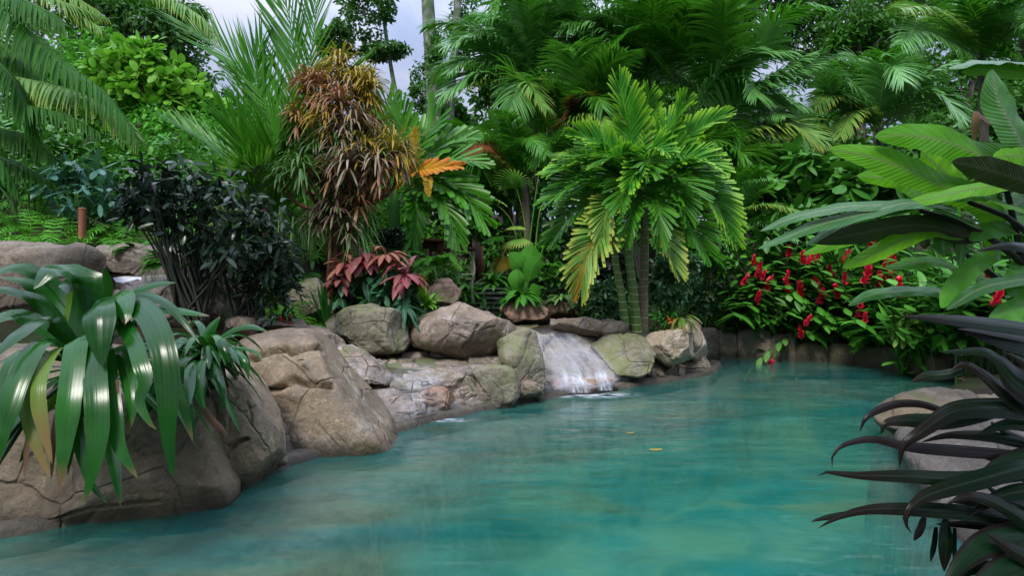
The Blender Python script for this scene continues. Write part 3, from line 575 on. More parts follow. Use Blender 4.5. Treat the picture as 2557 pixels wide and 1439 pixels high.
shelf('mossy_ledge', [(925, 874, 6.9), (1060, 861, 7.1), (1180, 868, 7.05), (1262, 886, 6.75)], [(915, 915, 6.05), (1040, 924, 5.95), (1150, 922, 6.1), (1275, 915, 6.3)], .3, G['r_green'], 'flat mossy green slab on top of the stepped cascade', 45, facet=.03, fs=1.6, drop=.22, cat='rock slab')
bd([(1040, 985), (1110, 960), (1135, 985), (1140, 1030), (1060, 1055), (1025, 1030)], 5.5, .13, G['r_rust'], 'orange rusty stone in the lower face of the stepped cascade', seed=46, amp=.03, facet=.06, fs=4, e=.6, nt_=120, nf=50, cracks=[([(1060, 1010), (1085, 1045)], 4, .05)])
bd([(1140, 960), (1200, 925), (1265, 920), (1290, 950), (1300, 1030), (1220, 1060), (1150, 1070), (1130, 1010)], 5.95, .25, G['r_moss'], 'split greenish grey rock at the right end of the cascade', seed=47, amp=.04, facet=.012, fs=3, e=.6, nt_=160, nf=60, cracks=[([(1170, 930), (1205, 995)], 4, .07), ([(1175, 935), (1220, 1000)], 2, .04)])
bd([(760, 872), (850, 858), (940, 880), (985, 930), (930, 985), (850, 960), (780, 920)], 5.75, .3, G['r_wet'], 'flat wet slab joining the huge cracked boulder to the cascade', shear=.3, seed=48, amp=.03, facet=.03, fs=3, e=.5, nt_=140, nf=60)
# waterfall slab
shelf('waterfall_ledge', [(1270, 812, 8.3), (1340, 806, 8.4), (1400, 806, 8.4), (1500, 828, 8.2)],
      [(1350, 1002, 6.15), (1420, 990, 6.35), (1490, 980, 6.6), (1585, 966, 6.95)], .4, G['r_wet'], 'pale wet rock slope carrying the main waterfall', 50, facet=.055, fs=3., lip=[(1335, 905, 7.0), (1400, 935, 6.75), (1480, 933, 6.8), (1580, 922, 7.05)], cat='waterfall rock')
bd([(1340, 965), (1400, 945), (1460, 955), (1530, 945), (1545, 972), (1470, 985), (1380, 995), (1345, 998)], 6.6, .16, G['r_pink'], 'brown rock peeping under the waterfall lip', seed=51, amp=.03, facet=.05, fs=4, nt_=140, nf=50)
bd([(1365, 800), (1400, 793), (1480, 795), (1555, 800), (1565, 835), (1520, 855), (1450, 845), (1385, 825)], 7.9, .3, G['r_wall'], 'long flat brown slab above the waterfall', seed=52, amp=.03, facet=.04, fs=2, e=.6, nt_=150, nf=60)
bd([(1475, 852), (1500, 835), (1560, 830), (1605, 842), (1635, 880), (1655, 915), (1600, 935), (1575, 945), (1540, 935), (1505, 890)], 7.3, .34, G['r_moss'], 'slanted green streaked boulder right of the waterfall', shear=.3, seed=53, amp=.05, facet=.012, fs=2, e=.6, nt_=200, nf=80)
bd([(1608, 850), (1640, 832), (1700, 822), (1735, 800), (1745, 850), (1742, 880), (1700, 905), (1668, 918), (1640, 895), (1615, 870)], 7.55, .34, G['r_pale'], 'pale triangular boulder beside the ringed palm trunks', seed=54, amp=.03, facet=.05, fs=1.6, e=.6, nt_=200, nf=80)
bd([(1670, 810), (1700, 800), (1735, 805), (1755, 850), (1768, 900), (1740, 905), (1700, 870)], 7.9, .25, G['r_pale'], 'narrow pale rock behind the triangular boulder', seed=55, amp=.03, nt_=120, nf=60)
for i, (x0, x1, y0, y1, mt, lb) in enumerate([(1530, 1600, 928, 968, 'r_moss', 'low wet green rock just right of the waterfall foot'), (1590, 1660, 918, 958, 'r_grey', 'low layered grey rock under the slanted boulder'), (1640, 1710, 908, 950, 'r_pale', 'low pale pitted rock below the triangular boulder'), (1700, 1772, 888, 942, 'r_pale', 'pale corner rock where the bank turns away from the pool')]):
    xm = (x0+x1)/2; Yb = CAMZ*F/(y1-8-HY)+.05
    bd([(x0, y0+12), (xm-8, y0), (x1-6, y0+4), (x1, (y0+y1)/2), (x1+2, y1+35), (xm, y1+45), (x0-2, y1+40), (x0-4, y0+25)], Yb, .2, G[mt], lb, seed=60+i, amp=.03, facet=.05, fs=4, e=.6, nt_=120, nf=50)
bd([(1250, 775), (1285, 748), (1330, 745), (1372, 770), (1370, 800), (1330, 812), (1265, 808)], 8.5, .3, G['r_pink'], 'pink based rock with mossy top below the paddle leaf plant', seed=70, amp=.04, nt_=130, nf=60)
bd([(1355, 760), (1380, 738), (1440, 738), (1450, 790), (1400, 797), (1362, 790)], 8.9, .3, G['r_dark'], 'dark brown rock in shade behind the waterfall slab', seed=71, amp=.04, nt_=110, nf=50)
bd([(1060, 725), (1090, 703), (1125, 702), (1150, 730), (1165, 765), (1080, 765), (1050, 750)], 7.9, .35, G['r_pink'], 'pinkish dome rock behind the lime green bromeliad', seed=72, amp=.04, nt_=110, nf=50)
bd([(720, 725), (760, 700), (820, 700), (850, 740), (860, 790), (740, 800), (715, 770)], 7.2, .35, G['r_moss'], 'bright mossy mound behind the grassy lilies', seed=73, amp=.05, nt_=110, nf=50)
# upper left wall
bd([(-200, 625), (0, 615), (90, 622), (180, 620), (235, 618), (245, 660), (240, 760), (200, 800), (0, 830), (-200, 840)], 6.1, .4, G['r_wall'], 'long brown rock wall of the upper pool at the left', e=.4, planes=4, seed=80, amp=.08, facet=.03, fs=1.2, nt_=260, nf=90)
bd([(215, 650), (240, 618), (300, 615), (400, 622), (500, 640), (505, 690), (400, 700), (280, 695), (235, 700)], 6.5, .3, G['r_wall'], 'brown rock rim behind the bright overflow of the upper pool', e=.4, planes=4, seed=81, amp=.05, facet=.05, fs=2, nt_=200, nf=70)
bd([(240, 705), (300, 700), (440, 706), (520, 715), (560, 800), (400, 860), (250, 820)], 5.9, .25, G['r_wet'], 'pale wet stone steps below the upper pool overflow', e=.5, seed=82, amp=.04, facet=.08, fs=3, nt_=200, nf=70)
# upper pool overflow water
m = M(); a = spline(Wp([(275, 688, 6.25), (350, 692, 6.15), (450, 697, 6.05), (520, 700, 6.1)]), 30); b = a+np.array([0, .35, .02]); cc = a+np.array([0, -.05, -.02]); dd = a+np.array([0, -.09, -.06])
m.add(np.stack([b, a, cc, dd], 0), grid_quads(1, 4, 30), np.tile([.5, .5, .5], (120, 1)))
tag(m.build('water_overflow', G['spill']), 'bright line of water spilling over the upper pool rim', 'water spill')
# far retaining wall of the pool
fw = thing('pool_retaining_wall', 'low curved wall of upright stones along the far right water edge', 'retaining wall', W(1900, 890, 9.2))
edge = spline([wl(1740, 893)+[0], wl(1800, 891)+[0], wl(1880, 893)+[0], wl(2000, 900)+[0], wl(2120, 908)+[0], wl(2230, 922)+[0], wl(2330, 945)+[0]], 200)
seglen = np.linalg.norm(np.diff(edge, axis=0), axis=1); cum = np.concatenate([[0], np.cumsum(seglen)]); pos = 0; i = 0
while pos < cum[-1]-.1:
    wdt = R.uniform(.24, .36) if pos < 1.3 else R.uniform(.35, .6); ctr = np.array([np.interp(min(pos+wdt/2, cum[-1]), cum, edge[:, k]) for k in range(3)]); ht = (.38 if pos < 1.3 else .26)*R.uniform(.9, 1.1)
    mm = M(); ph = np.linspace(-1, 1, 15)[:, None]; th_ = np.linspace(0, 2*np.pi, 25)[None]; e_ = .3
    f = lambda x: np.sign(x)*np.abs(x)**e_
    lat = ph*np.pi/2; x = f(np.cos(lat))*f(np.cos(th_))*wdt*.52; y = f(np.cos(lat))*f(np.sin(th_))*.16; z_ = f(np.sin(lat))*(ht/2+.12)+0*th_
    tn = unit(edge[min(199, int(np.interp(pos, cum, np.arange(200)))+3)]-edge[max(0, int(np.interp(pos, cum, np.arange(200)))-3)])
    V = ctr+np.array([0, .06, ht/2-.1])+x[..., None]*tn+y[..., None]*np.array([-tn[1], tn[0], 0])+z_[..., None]*np.array([0, 0, 1.])
    nn = unit(V-V.mean((0, 1))); V = V+nn*(.055*fbm(V*5, 4, 90))[..., None]; V[:, -1] = V[:, 0]
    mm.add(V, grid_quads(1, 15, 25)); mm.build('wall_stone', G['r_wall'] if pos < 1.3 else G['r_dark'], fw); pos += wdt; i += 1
# right bank
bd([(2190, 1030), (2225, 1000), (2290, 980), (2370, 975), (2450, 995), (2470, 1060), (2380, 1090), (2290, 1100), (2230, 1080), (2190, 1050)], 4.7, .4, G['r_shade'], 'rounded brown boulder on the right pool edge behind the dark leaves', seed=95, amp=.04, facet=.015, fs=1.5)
bd([(2235, 1100), (2280, 1060), (2400, 1030), (2560, 1010), (2760, 1040), (2800, 1500), (2450, 1560), (2420, 1439), (2370, 1330), (2300, 1200)], 3.5, .55, G['r_bank'], 'smooth pale concrete bank sloping into the water at the right', shear=.7, e=.55, seed=96, amp=.05, facet=.0, fs=1, nt_=240)
bd([(2380, 1010), (2480, 985), (2620, 1000), (2640, 1080), (2440, 1080), (2370, 1050)], 4.9, .3, G['r_tan'], 'brown stone ledge behind the dark foreground leaves', seed=97, amp=.03, nt_=110, nf=50)
# waterfall water
def sheet(name, top, bot, mat, label, cat, mid_=None, n=60):
    m = M(); rows = [spline(Wp(r), 30) for r in ([top]+(mid_ or [])+[bot])]; rows = np.array(rows)
    V = np.stack([spline(rows[:, i], n) for i in range(30)], 1)
    a = np.zeros((n, 30, 3)); a[..., 1] = np.linspace(0, 1, n)[:, None]; a[..., 2] = np.linspace(0, 1, 30)[None]
    m.add(V, grid_quads(1, n, 30), a.reshape(-1, 3)); return tag(m.build(name, mat), label, cat)
sheet('waterfall', [(1300, 817, 7.95), (1425, 815, 7.95)], [(1345, 985, 6.12), (1560, 970, 6.45)], G['film'], 'wide thin white sheet of water sliding down the pale rock slope', 'waterfall', [[(1318, 860, 7.25), (1485, 860, 7.3)], [(1328, 905, 6.75), (1535, 905, 6.8)], [(1338, 940, 6.45), (1555, 940, 6.6)]])
for tp, md, bt, lb in [([(1395, 928, 6.42), (1455, 932, 6.42)], [(1405, 955, 6.32), (1470, 955, 6.32)], [(1415, 984, 6.28), (1480, 984, 6.28)], 'left free falling jet of white water at the waterfall foot'), ([(1475, 925, 6.5), (1515, 925, 6.5)], [(1485, 950, 6.4), (1525, 950, 6.4)], [(1490, 978, 6.36), (1535, 978, 6.36)], 'right free falling jet of white water at the waterfall foot')]:
    tag(sheet('water_jet', tp, bt, G['fall'], lb, 'water jet', [md]), group='jets at the waterfall foot')
sheet('cascade_film', [(1000, 905, 6.0), (1090, 905, 6.0)], [(1000, 1062, 4.95), (1120, 1035, 5.2)], G['trickle'], 'thin white film of water over the front of the flagstone cascade', 'water film', [[(960, 940, 5.45), (1110, 935, 5.5)], [(975, 985, 5.15), (1130, 975, 5.3)]])
def foam_patch(px, py, rx, ry, label):
    m = M(); th_ = np.linspace(0, 2*np.pi, 49); r = np.linspace(0.0, 1, 12)[:, None]; c = W(px, py, CAMZ*F/(py-HY))
    k = 1+.2*fbm(np.stack([np.cos(th_)*2, np.sin(th_)*2, 0*th_+px], -1), 3, 4); V = np.stack([c[0]+r*rx*k*np.cos(th_), c[1]+r*ry*k*np.sin(th_), .006+0*r*th_], -1); V[:, -1] = V[:, 0]
    a = np.zeros(V.shape); a[..., 1] = r; m.add(V, grid_quads(1, 12, 49), a.reshape(-1, 3)); tag(m.build('foam', G['foam']), label, 'foam')
foam_patch(1470, 988, .7, .28, 'white foam where the two jets hit the pool')
foam_patch(1100, 1052, .4, .10, 'faint foam under the flagstone cascade')
# steps
st = thing('garden_steps', 'dark slate steps climbing between the rocks behind the domed boulder', 'steps', W(1215, 770, 9.2))
for i in range(8):
    m = M(); c = W(1222-i*1, 768-i*12, 9.2+i*.33); box(m, c+np.array([0, .2, -.1]), (.85, .5, .2-.02)); m.build('stair_tread', G['slate'], st, False); m = M(); box(m, c+np.array([0, -.055, -.012]), (.87, .05, .03)); m.build('nosing', G['nose'], st, False)
# ---------------------------------------------------------------- hand-laid leaves
def laid(m, pts, w, kind='strap', hint=(0, -.75, .65), rnd=None, fold=.25, S=26, C=7, wav=.0, twist=0., curl=0.):
    P = spline(Wp(pts), S)[None]; Ym = np.mean([p[2] for p in pts]); t = np.linspace(0, 1, S)
    T = unit(np.gradient(P, axis=1)); h = np.array(hint, float)
    sd = unit(np.cross(T, h)); 
    for i in range(1, S):
        if (sd[0, i]*sd[0, i-1]).sum() < 0: sd[0, i] *= -1
    if twist:
        N = np.cross(sd, T); a = (twist*t)[None, :, None]; sd = sd*np.cos(a)+N*np.sin(a)
    ribbons(m, P, (w/F*Ym/2*prof(kind, t))[None], sd, [R.random() if rnd is None else rnd], fold, C, wav, curl)
br = thing('bromeliad', 'huge bromeliad with broad glossy dark green straps drooping over the left rock bank', 'bromeliad', W(225, 960, 2.85))
BL = [([(205, 900, 2.8), (214, 800, 2.85), (200, 705, 2.78), (130, 672, 2.66), (84, 722, 2.6)], 105, 'brom', .3),
 ([(180, 850, 2.85), (200, 760, 2.9), (185, 700, 2.85), (160, 690, 2.8)], 80, 'brom_y', .2),
 ([(255, 870, 2.8), (258, 785, 2.8), (288, 742, 2.72), (310, 770, 2.62), (312, 812, 2.58)], 72, 'brom', .3),
 ([(243, 850, 2.75), (240, 765, 2.68), (243, 775, 2.54), (247, 850, 2.48), (256, 918, 2.46)], 78, 'brom', .35),
 ([(262, 850, 2.8), (305, 765, 2.74), (360, 775, 2.62), (400, 850, 2.48), (416, 950, 2.42), (418, 1080, 2.4), (432, 1196, 2.4)], 62, 'brom', .25),
 ([(255, 850, 2.75), (288, 798, 2.7), (328, 842, 2.55), (350, 905, 2.45), (362, 955, 2.42), (347, 1000, 2.4), (370, 1052, 2.38), (392, 1075, 2.38)], 40, 'brom', .2),
 ([(225, 890, 2.75), (232, 850, 2.6), (238, 975, 2.42), (242, 1095, 2.36), (226, 1195, 2.34), (206, 1262, 2.34)], 58, 'brom', .2),
 ([(205, 900, 2.75), (192, 845, 2.58), (173, 975, 2.42), (161, 1095, 2.36), (152, 1180, 2.34), (150, 1215, 2.34)], 60, 'brom', .25),
 ([(240, 900, 2.75), (262, 880, 2.6), (279, 1010, 2.45), (297, 1115, 2.4), (345, 1198, 2.38)], 44, 'brom', .2),
 ([(190, 890, 2.75), (110, 850, 2.6), (50, 930, 2.45), (10, 1050, 2.36), (-10, 1170, 2.34)], 62, 'brom', .25),
 ([(180, 890, 2.75), (140, 870, 2.62), (100, 940, 2.46), (96, 1020, 2.4), (130, 1160, 2.36)], 36, 'brom_y', .3),
 ([(175, 900, 2.75), (110, 890, 2.65), (60, 970, 2.5), (78, 1080, 2.42), (125, 1195, 2.38)], 32, 'brom_y', .3),
 ([(200, 880, 2.8), (120, 800, 2.7), (50, 830, 2.55), (-30, 905, 2.42)], 46, 'brom', .3),
 ([(185, 870, 2.85), (110, 765, 2.85), (30, 726, 2.75), (-60, 722, 2.65)], 40, 'brom', .3),
 ([(190, 860, 2.9), (130, 765, 2.95), (70, 708, 2.9), (-10, 690, 2.8)], 40, 'brom', .3),
 ([(195, 850, 2.95), (140, 725, 3.0), (80, 676, 2.95), (20, 670, 2.9), (-40, 705, 2.8)], 42, 'brom', .3),
 ([(270, 840, 2.85), (320, 742, 2.9), (380, 712, 2.88), (440, 706, 2.85)], 26, 'brom', .35),
 ([(270, 840, 2.85), (335, 740, 2.85), (405, 752, 2.75), (455, 800, 2.68), (500, 860, 2.64)], 22, 'brom', .35),
 ([(275, 850, 2.85), (370, 778, 2.8), (440, 776, 2.72), (525, 790, 2.65)], 24, 'brom', .35),
 ([(240, 830, 2.9), (255, 755, 2.95), (264, 700, 2.95), (262, 668, 2.93)], 44, 'brom', .3),
 ([(210, 900, 2.75), (200, 900, 2.55), (190, 1050, 2.42), (218, 1190, 2.38), (268, 1260, 2.38)], 30, 'brom', .3),
 ([(240, 900, 2.8), (300, 880, 2.65), (330, 980, 2.5), (318, 1090, 2.45)], 46, 'brom', .3),
 ([(190, 900, 2.8), (60, 880, 2.6), (5, 960, 2.5), (-40, 1100, 2.4)], 46, 'brom', .3),
 ([(230, 900, 2.85), (380, 880, 2.7), (450, 1000, 2.6), (482, 1105, 2.55)], 34, 'brom', .3),
 ([(200, 880, 2.85), (60, 790, 2.8), (-20, 800, 2.7), (-80, 840, 2.6)], 46, 'brom', .3),
 ([(215, 840, 2.9), (200, 740, 3.05), (150, 700, 3.15), (60, 640, 3.2)], 0, 'brom', .3),
 ([(225, 880, 2.8), (215, 830, 2.85), (222, 790, 2.85), (235, 770, 2.82)], 60, 'brom', .3),
 ([(150, 1000, 2.7), (135, 1080, 2.55), (128, 1200, 2.5)], 16, 'dead', .2), ([(90, 1000, 2.7), (70, 1100, 2.55), (60, 1195, 2.5)], 16, 'dead', .2),
 ([(150, 1080, 2.5), (145, 1180, 2.45), (158, 1245, 2.42)], 8, 'dead', .2), ([(290, 950, 2.5), (300, 1040, 2.44), (305, 1110, 2.42)], 10, 'dead', .3)]
for p, wd, mt, fo in BL:
    if wd: m = M(); laid(m, p, wd*.98, 'strap', fold=fo, curl=.12); m.build('leaf', G[mt], br)
m = M(); rosette(m, W(225, 930, 2.9), 26, .72, .055, (-10, 50), (1.4, 2.6), 'strap', .25, S=12, C=5); m.build('inner_leaves', G['brom'], br)
m = M(); stem(m, [W(225, 1010, 2.98), W(225, 960, 2.92), W(225, 880, 2.88)], [.09, .08, .05]); m.build('stem', G['stemd'], br)
b2 = thing('bromeliad', 'smaller bromeliad with thin dark straps spilling over the rounded tan boulder', 'bromeliad', W(520, 900, 3.3))
m = M(); rosette(m, W(520, 885, 3.3), 50, .36, .042, (0, 70), (1.2, 2.8), 'strap', .35, S=9); rosette(m, W(480, 900, 3.25), 30, .42, .05, (-20, 40), (1.8, 3), 'strap', .3, S=9); m.build('inner_leaves', G['brom2'], b2)
for p, wd, mt in [([(520, 880, 3.3), (520, 830, 3.3), (550, 790, 3.3)], 30, 'brom'), ([(520, 870, 3.3), (570, 830, 3.25), (620, 815, 3.2), (668, 828, 3.15)], 18, 'brom'), ([(500, 880, 3.25), (455, 900, 3.1), (442, 960, 3.05), (470, 1020, 3.0), (484, 1108, 3.0)], 30, 'brom2'),
    ([(510, 890, 3.2), (500, 910, 3.1), (495, 980, 3.02), (515, 1035, 3.0)], 26, 'brom2'), ([(512, 1020, 3.0), (530, 1050, 3.0), (568, 1087, 2.98)], 16, 'dead'), ([(530, 880, 3.25), (545, 850, 3.15), (560, 870, 3.1), (573, 908, 3.08)], 26, 'brom'), ([(540, 880, 3.25), (580, 880, 3.15), (610, 900, 3.1), (622, 950, 3.08)], 18, 'brom2'),
    ([(490, 880, 3.3), (450, 850, 3.3), (445, 890, 3.2), (437, 935, 3.15)], 26, 'brom2'), ([(530, 890, 3.2), (540, 930, 3.1), (555, 985, 3.05), (548, 1035, 3.05)], 16, 'brom2'), ([(540, 890, 3.25), (590, 870, 3.2), (640, 880, 3.15), (655, 905, 3.1)], 10, 'brom2')]:
    m = M(); laid(m, p, wd, 'strap', fold=.3); m.build('leaf', G[mt], b2)
# ---------------------------------------------------------------- dark foreground cordyline at the right
cd = thing('cordyline', 'near black purple cordyline reaching in from the right foreground', 'cordyline', W(2700, 1500, 1.75))
CL = [([(2700, 1120, 1.7), (2600, 1040, 1.62), (2520, 985, 1.58), (2450, 930, 1.55), (2405, 910, 1.55), (2372, 930, 1.55)], 58, 'black'), ([(2405, 925, 1.56), (2360, 935, 1.57), (2320, 938, 1.58), (2276, 954, 1.58)], 24, 'black'),
 ([(2700, 1060, 1.7), (2560, 1025, 1.6), (2465, 1018, 1.56), (2380, 1028, 1.54), (2300, 1080, 1.52), (2256, 1115, 1.52), (2246, 1172, 1.52)], 52, 'black'), ([(2400, 1040, 1.62), (2345, 1022, 1.62), (2290, 1008, 1.62), (2228, 1012, 1.61), (2168, 1040, 1.6), (2146, 1080, 1.6)], 19, 'blackr'),
 ([(2480, 1040, 1.6), (2350, 1052, 1.58), (2265, 1050, 1.57), (2212, 1058, 1.57), (2200, 1088, 1.57)], 40, 'black'), ([(2700, 1160, 1.7), (2560, 1140, 1.65), (2385, 1126, 1.6), (2270, 1116, 1.57), (2190, 1098, 1.55), (2140, 1102, 1.55), (2096, 1118, 1.54), (2078, 1145, 1.54), (2078, 1172, 1.54)], 30, 'blackr'),
 ([(2700, 1125, 1.75), (2560, 1106, 1.68), (2470, 1090, 1.66), (2370, 1088, 1.64), (2298, 1106, 1.63)], 30, 'black'), ([(2700, 1270, 1.75), (2570, 1205, 1.7), (2490, 1150, 1.66), (2410, 1126, 1.63), (2285, 1106, 1.6)], 18, 'black'),
 ([(2700, 1185, 1.7), (2560, 1184, 1.62), (2410, 1196, 1.56), (2270, 1190, 1.52), (2145, 1188, 1.5), (2060, 1180, 1.48), (2040, 1190, 1.48)], 38, 'black'), ([(2700, 1150, 1.62), (2560, 1168, 1.56), (2470, 1192, 1.53), (2350, 1226, 1.5), (2300, 1247, 1.48), (2268, 1280, 1.47), (2262, 1308, 1.47), (2278, 1336, 1.47)], 46, 'black'),
 ([(2700, 1330, 1.68), (2560, 1300, 1.6), (2430, 1282, 1.54), (2268, 1272, 1.5), (2166, 1274, 1.47), (2096, 1292, 1.45), (2040, 1322, 1.44)], 38, 'black'), ([(2150, 1282, 1.465), (2100, 1286, 1.455), (2050, 1297, 1.45), (2024, 1304, 1.45)], 12, 'black'),
 ([(2700, 1330, 1.75), (2560, 1294, 1.68), (2470, 1260, 1.64), (2375, 1256, 1.62)], 28, 'black'), ([(2700, 1350, 1.75), (2570, 1326, 1.68), (2470, 1312, 1.64), (2335, 1310, 1.6)], 32, 'black'),
 ([(2362, 1296, 1.58), (2364, 1362, 1.56), (2358, 1430, 1.56)], 34, 'black'), ([(2338, 1318, 1.6), (2334, 1360, 1.6), (2324, 1406, 1.6)], 13, 'black'), ([(2309, 1292, 1.56), (2300, 1322, 1.55), (2282, 1352, 1.55)], 17, 'blackr'), ([(2385, 1320, 1.6), (2384, 1370, 1.6), (2390, 1430, 1.6)], 12, 'black'),
 ([(2700, 1310, 1.6), (2570, 1335, 1.54), (2470, 1358, 1.5), (2410, 1400, 1.48), (2350, 1470, 1.46)], 70, 'blackg'), ([(2700, 1370, 1.55), (2580, 1400, 1.5), (2500, 1430, 1.47), (2400, 1490, 1.45)], 70, 'blackg'),
 ([(2475, 1055, 1.66), (2520, 1085, 1.68), (2580, 1115, 1.7), (2700, 1180, 1.78)], 28, 'blackg'), ([(2465, 1216, 1.6), (2515, 1248, 1.62), (2580, 1272, 1.65), (2700, 1330, 1.72)], 27, 'black'), ([(2440, 1200, 1.58), (2500, 1158, 1.6), (2580, 1132, 1.62), (2700, 1120, 1.68)], 36, 'blackg'),
 ([(2700, 850, 1.5), (2570, 822, 1.42), (2450, 806, 1.36), (2373, 798, 1.33), (2300, 792, 1.31), (2246, 790, 1.3)], 42, 'black'), ([(2700, 920, 1.5), (2590, 870, 1.44), (2480, 842, 1.4), (2390, 822, 1.38)], 58, 'black'),
 ([(2700, 1110, 1.7), (2575, 1000, 1.66), (2520, 930, 1.64), (2470, 882, 1.63), (2400, 878, 1.63), (2345, 880, 1.63)], 40, 'blackg'), ([(2700, 1010, 1.6), (2560, 960, 1.58), (2500, 905, 1.56), (2470, 885, 1.56)], 95, 'blackg'),
 ([(2700, 640, 1.5), (2570, 618, 1.42), (2507, 614, 1.4), (2436, 628, 1.38)], 30, 'black'), ([(2700, 1420, 1.7), (2600, 1380, 1.66), (2500, 1330, 1.64), (2420, 1300, 1.64)], 40, 'black')]
CL += [([(2700, 1420, 1.6), (2600, 1330, 1.55), (2500, 1262, 1.52), (2420, 1240, 1.5), (2360, 1262, 1.5)], 44, 'black'), ([(2700, 1480, 1.55), (2620, 1420, 1.5), (2540, 1380, 1.48), (2460, 1330, 1.48)], 50, 'black'), ([(2700, 1500, 1.6), (2560, 1440, 1.55), (2450, 1420, 1.52), (2390, 1450, 1.5)], 46, 'blackg'),
 ([(2700, 1240, 1.6), (2600, 1225, 1.56), (2500, 1240, 1.54), (2420, 1290, 1.53)], 40, 'black'), ([(2700, 1080, 1.65), (2600, 1068, 1.62), (2520, 1060, 1.6), (2440, 1085, 1.59)], 34, 'blackg'), ([(2700, 1000, 1.62), (2620, 940, 1.58), (2560, 905, 1.56), (2510, 880, 1.56)], 40, 'black')]
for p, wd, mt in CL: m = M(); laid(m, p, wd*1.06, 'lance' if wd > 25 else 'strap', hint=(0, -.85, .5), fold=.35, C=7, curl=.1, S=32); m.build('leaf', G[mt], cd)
m = M(); stem(m, [W(2700, 1700, 1.8), W(2700, 1200, 1.75), W(2680, 850, 1.65), W(2690, 600, 1.6)], [.03, .022, .018, .012]); m.build('stem', G['stemd'], cd)
# ---------------------------------------------------------------- banana plant at the right
bn = thing('banana_plant', 'banana like plant with big lime and grey green leaves arching in at the right', 'banana plant', W(2640, 1000, 4.4))
NL = [([(2480, 640, 4.1), (2470, 520, 4.0), (2348, 462, 3.9), (2271, 425, 3.8), (2167, 390, 3.7), (2070, 372, 3.65)], 78, 'banana', (0, -.9, .2)), ([(2620, 440, 4.2), (2560, 408, 4.0), (2445, 384, 3.9), (2358, 352, 3.8), (2271, 338, 3.72), (2184, 342, 3.68)], 84, 'banana', (0, -.9, .25)),
 ([(2600, 500, 4.0), (2560, 385, 3.85), (2530, 320, 3.8), (2492, 243, 3.78), (2478, 172, 3.8)], 98, 'bananag', (.2, -1, .1)), ([(2640, 160, 4.1), (2557, 155, 4.0), (2445, 152, 3.9), (2370, 172, 3.85)], 56, 'bananag', (0, -.4, .9)), ([(2640, 190, 4.12), (2557, 180, 4.0), (2455, 172, 3.9), (2400, 180, 3.87)], 40, 'banana', (0, -.9, .2)),
 ([(2420, 500, 4.2), (2393, 462, 4.1), (2340, 415, 4.05), (2300, 378, 4.0)], 82, 'banana', (0, -1, .2)), ([(2680, 480, 3.7), (2560, 452, 3.62), (2480, 428, 3.55), (2378, 402, 3.5)], 62, 'bananad', (0, -.8, -.3)),
 ([(2330, 500, 4.3), (2282, 476, 4.2), (2236, 448, 4.1), (2140, 440, 4.05)], 48, 'banana', (0, -.9, .3)), ([(2440, 560, 3.9), (2300, 508, 3.75), (2182, 512, 3.65), (2106, 516, 3.6), (1991, 540, 3.5), (1898, 578, 3.45)], 42, 'bananag', (0, -.55, .8)),
 ([(2450, 570, 3.85), (2297, 507, 3.7), (2163, 533, 3.6), (2029, 567, 3.5), (1893, 622, 3.4)], 42, 'bananag', (0, -.6, .8)), ([(2460, 560, 3.9), (2340, 512, 3.75), (2220, 528, 3.65), (2106, 555, 3.6), (2012, 614, 3.55)], 36, 'bananag', (0, -.5, .85)),
 ([(2450, 600, 4.0), (2297, 562, 3.85), (2144, 584, 3.75), (2035, 606, 3.7)], 50, 'bananad', (0, -1, -.1)), ([(2400, 600, 4.1), (2220, 572, 4.0), (2106, 602, 3.95), (2004, 636, 3.9)], 34, 'banana', (0, -.8, .5)), ([(2420, 590, 4.0), (2330, 574, 3.9), (2258, 596, 3.8), (2182, 634, 3.75), (2104, 670, 3.7)], 44, 'banana', (0, -.8, .5)),
 ([(2620, 440, 3.9), (2540, 455, 3.85), (2400, 478, 3.75), (2250, 512, 3.7)], 50, 'banana', (0, -.6, .8)), ([(2600, 540, 3.9), (2540, 520, 3.85), (2450, 490, 3.8), (2380, 502, 3.75)], 42, 'banana', (0, -.6, .8)), ([(2350, 545, 4.0), (2354, 580, 3.98), (2358, 640, 3.98)], 48, 'bananag', (0, -1, 0)),
 ([(2312, 540, 4.05), (2308, 570, 4.03), (2310, 622, 4.02)], 34, 'bananad', (0, -1, 0)), ([(2406, 580, 4.0), (2402, 620, 3.98), (2396, 668, 3.98)], 30, 'bananag', (0, -1, 0)), ([(2420, 740, 4.3), (2300, 726, 4.2), (2182, 735, 4.1), (2118, 764, 4.05)], 34, 'gingerl', (0, -.7, .7)),
 ([(2480, 700, 4.3), (2411, 680, 4.2), (2335, 652, 4.1), (2208, 670, 4.0)], 40, 'banana', (0, -.7, .7)), ([(2640, 690, 4.1), (2557, 697, 4.0), (2450, 720, 3.9), (2362, 774, 3.85)], 34, 'bananag', (0, -.8, .6)), ([(2640, 400, 3.8), (2560, 390, 3.75), (2480, 392, 3.7)], 50, 'banana', (0, -.9, .3)),
 ([(2640, 560, 4.2), (2560, 560, 4.1), (2480, 570, 4.0), (2420, 600, 3.95)], 50, 'ginger', (0, -.9, .4)), ([(2640, 620, 4.2), (2570, 660, 4.1), (2520, 740, 4.0)], 60, 'ginger', (0, -.9, .4)), ([(2640, 480, 4.3), (2560, 500, 4.2), (2500, 545, 4.1)], 60, 'bananag', (0, -.9, .4)),
 ([(2640, 700, 4.2), (2560, 760, 4.1), (2470, 800, 4.0)], 50, 'ginger', (0, -.9, .4)), ([(2500, 620, 4.2), (2440, 660, 4.1), (2380, 720, 4.05), (2350, 770, 4.0)], 44, 'ginger', (0, -.9, .4)), ([(2560, 330, 4.2), (2470, 300, 4.1), (2440, 290, 4.0), (2430, 380, 4.0)], 26, 'dead', (0, -.9, .4))]
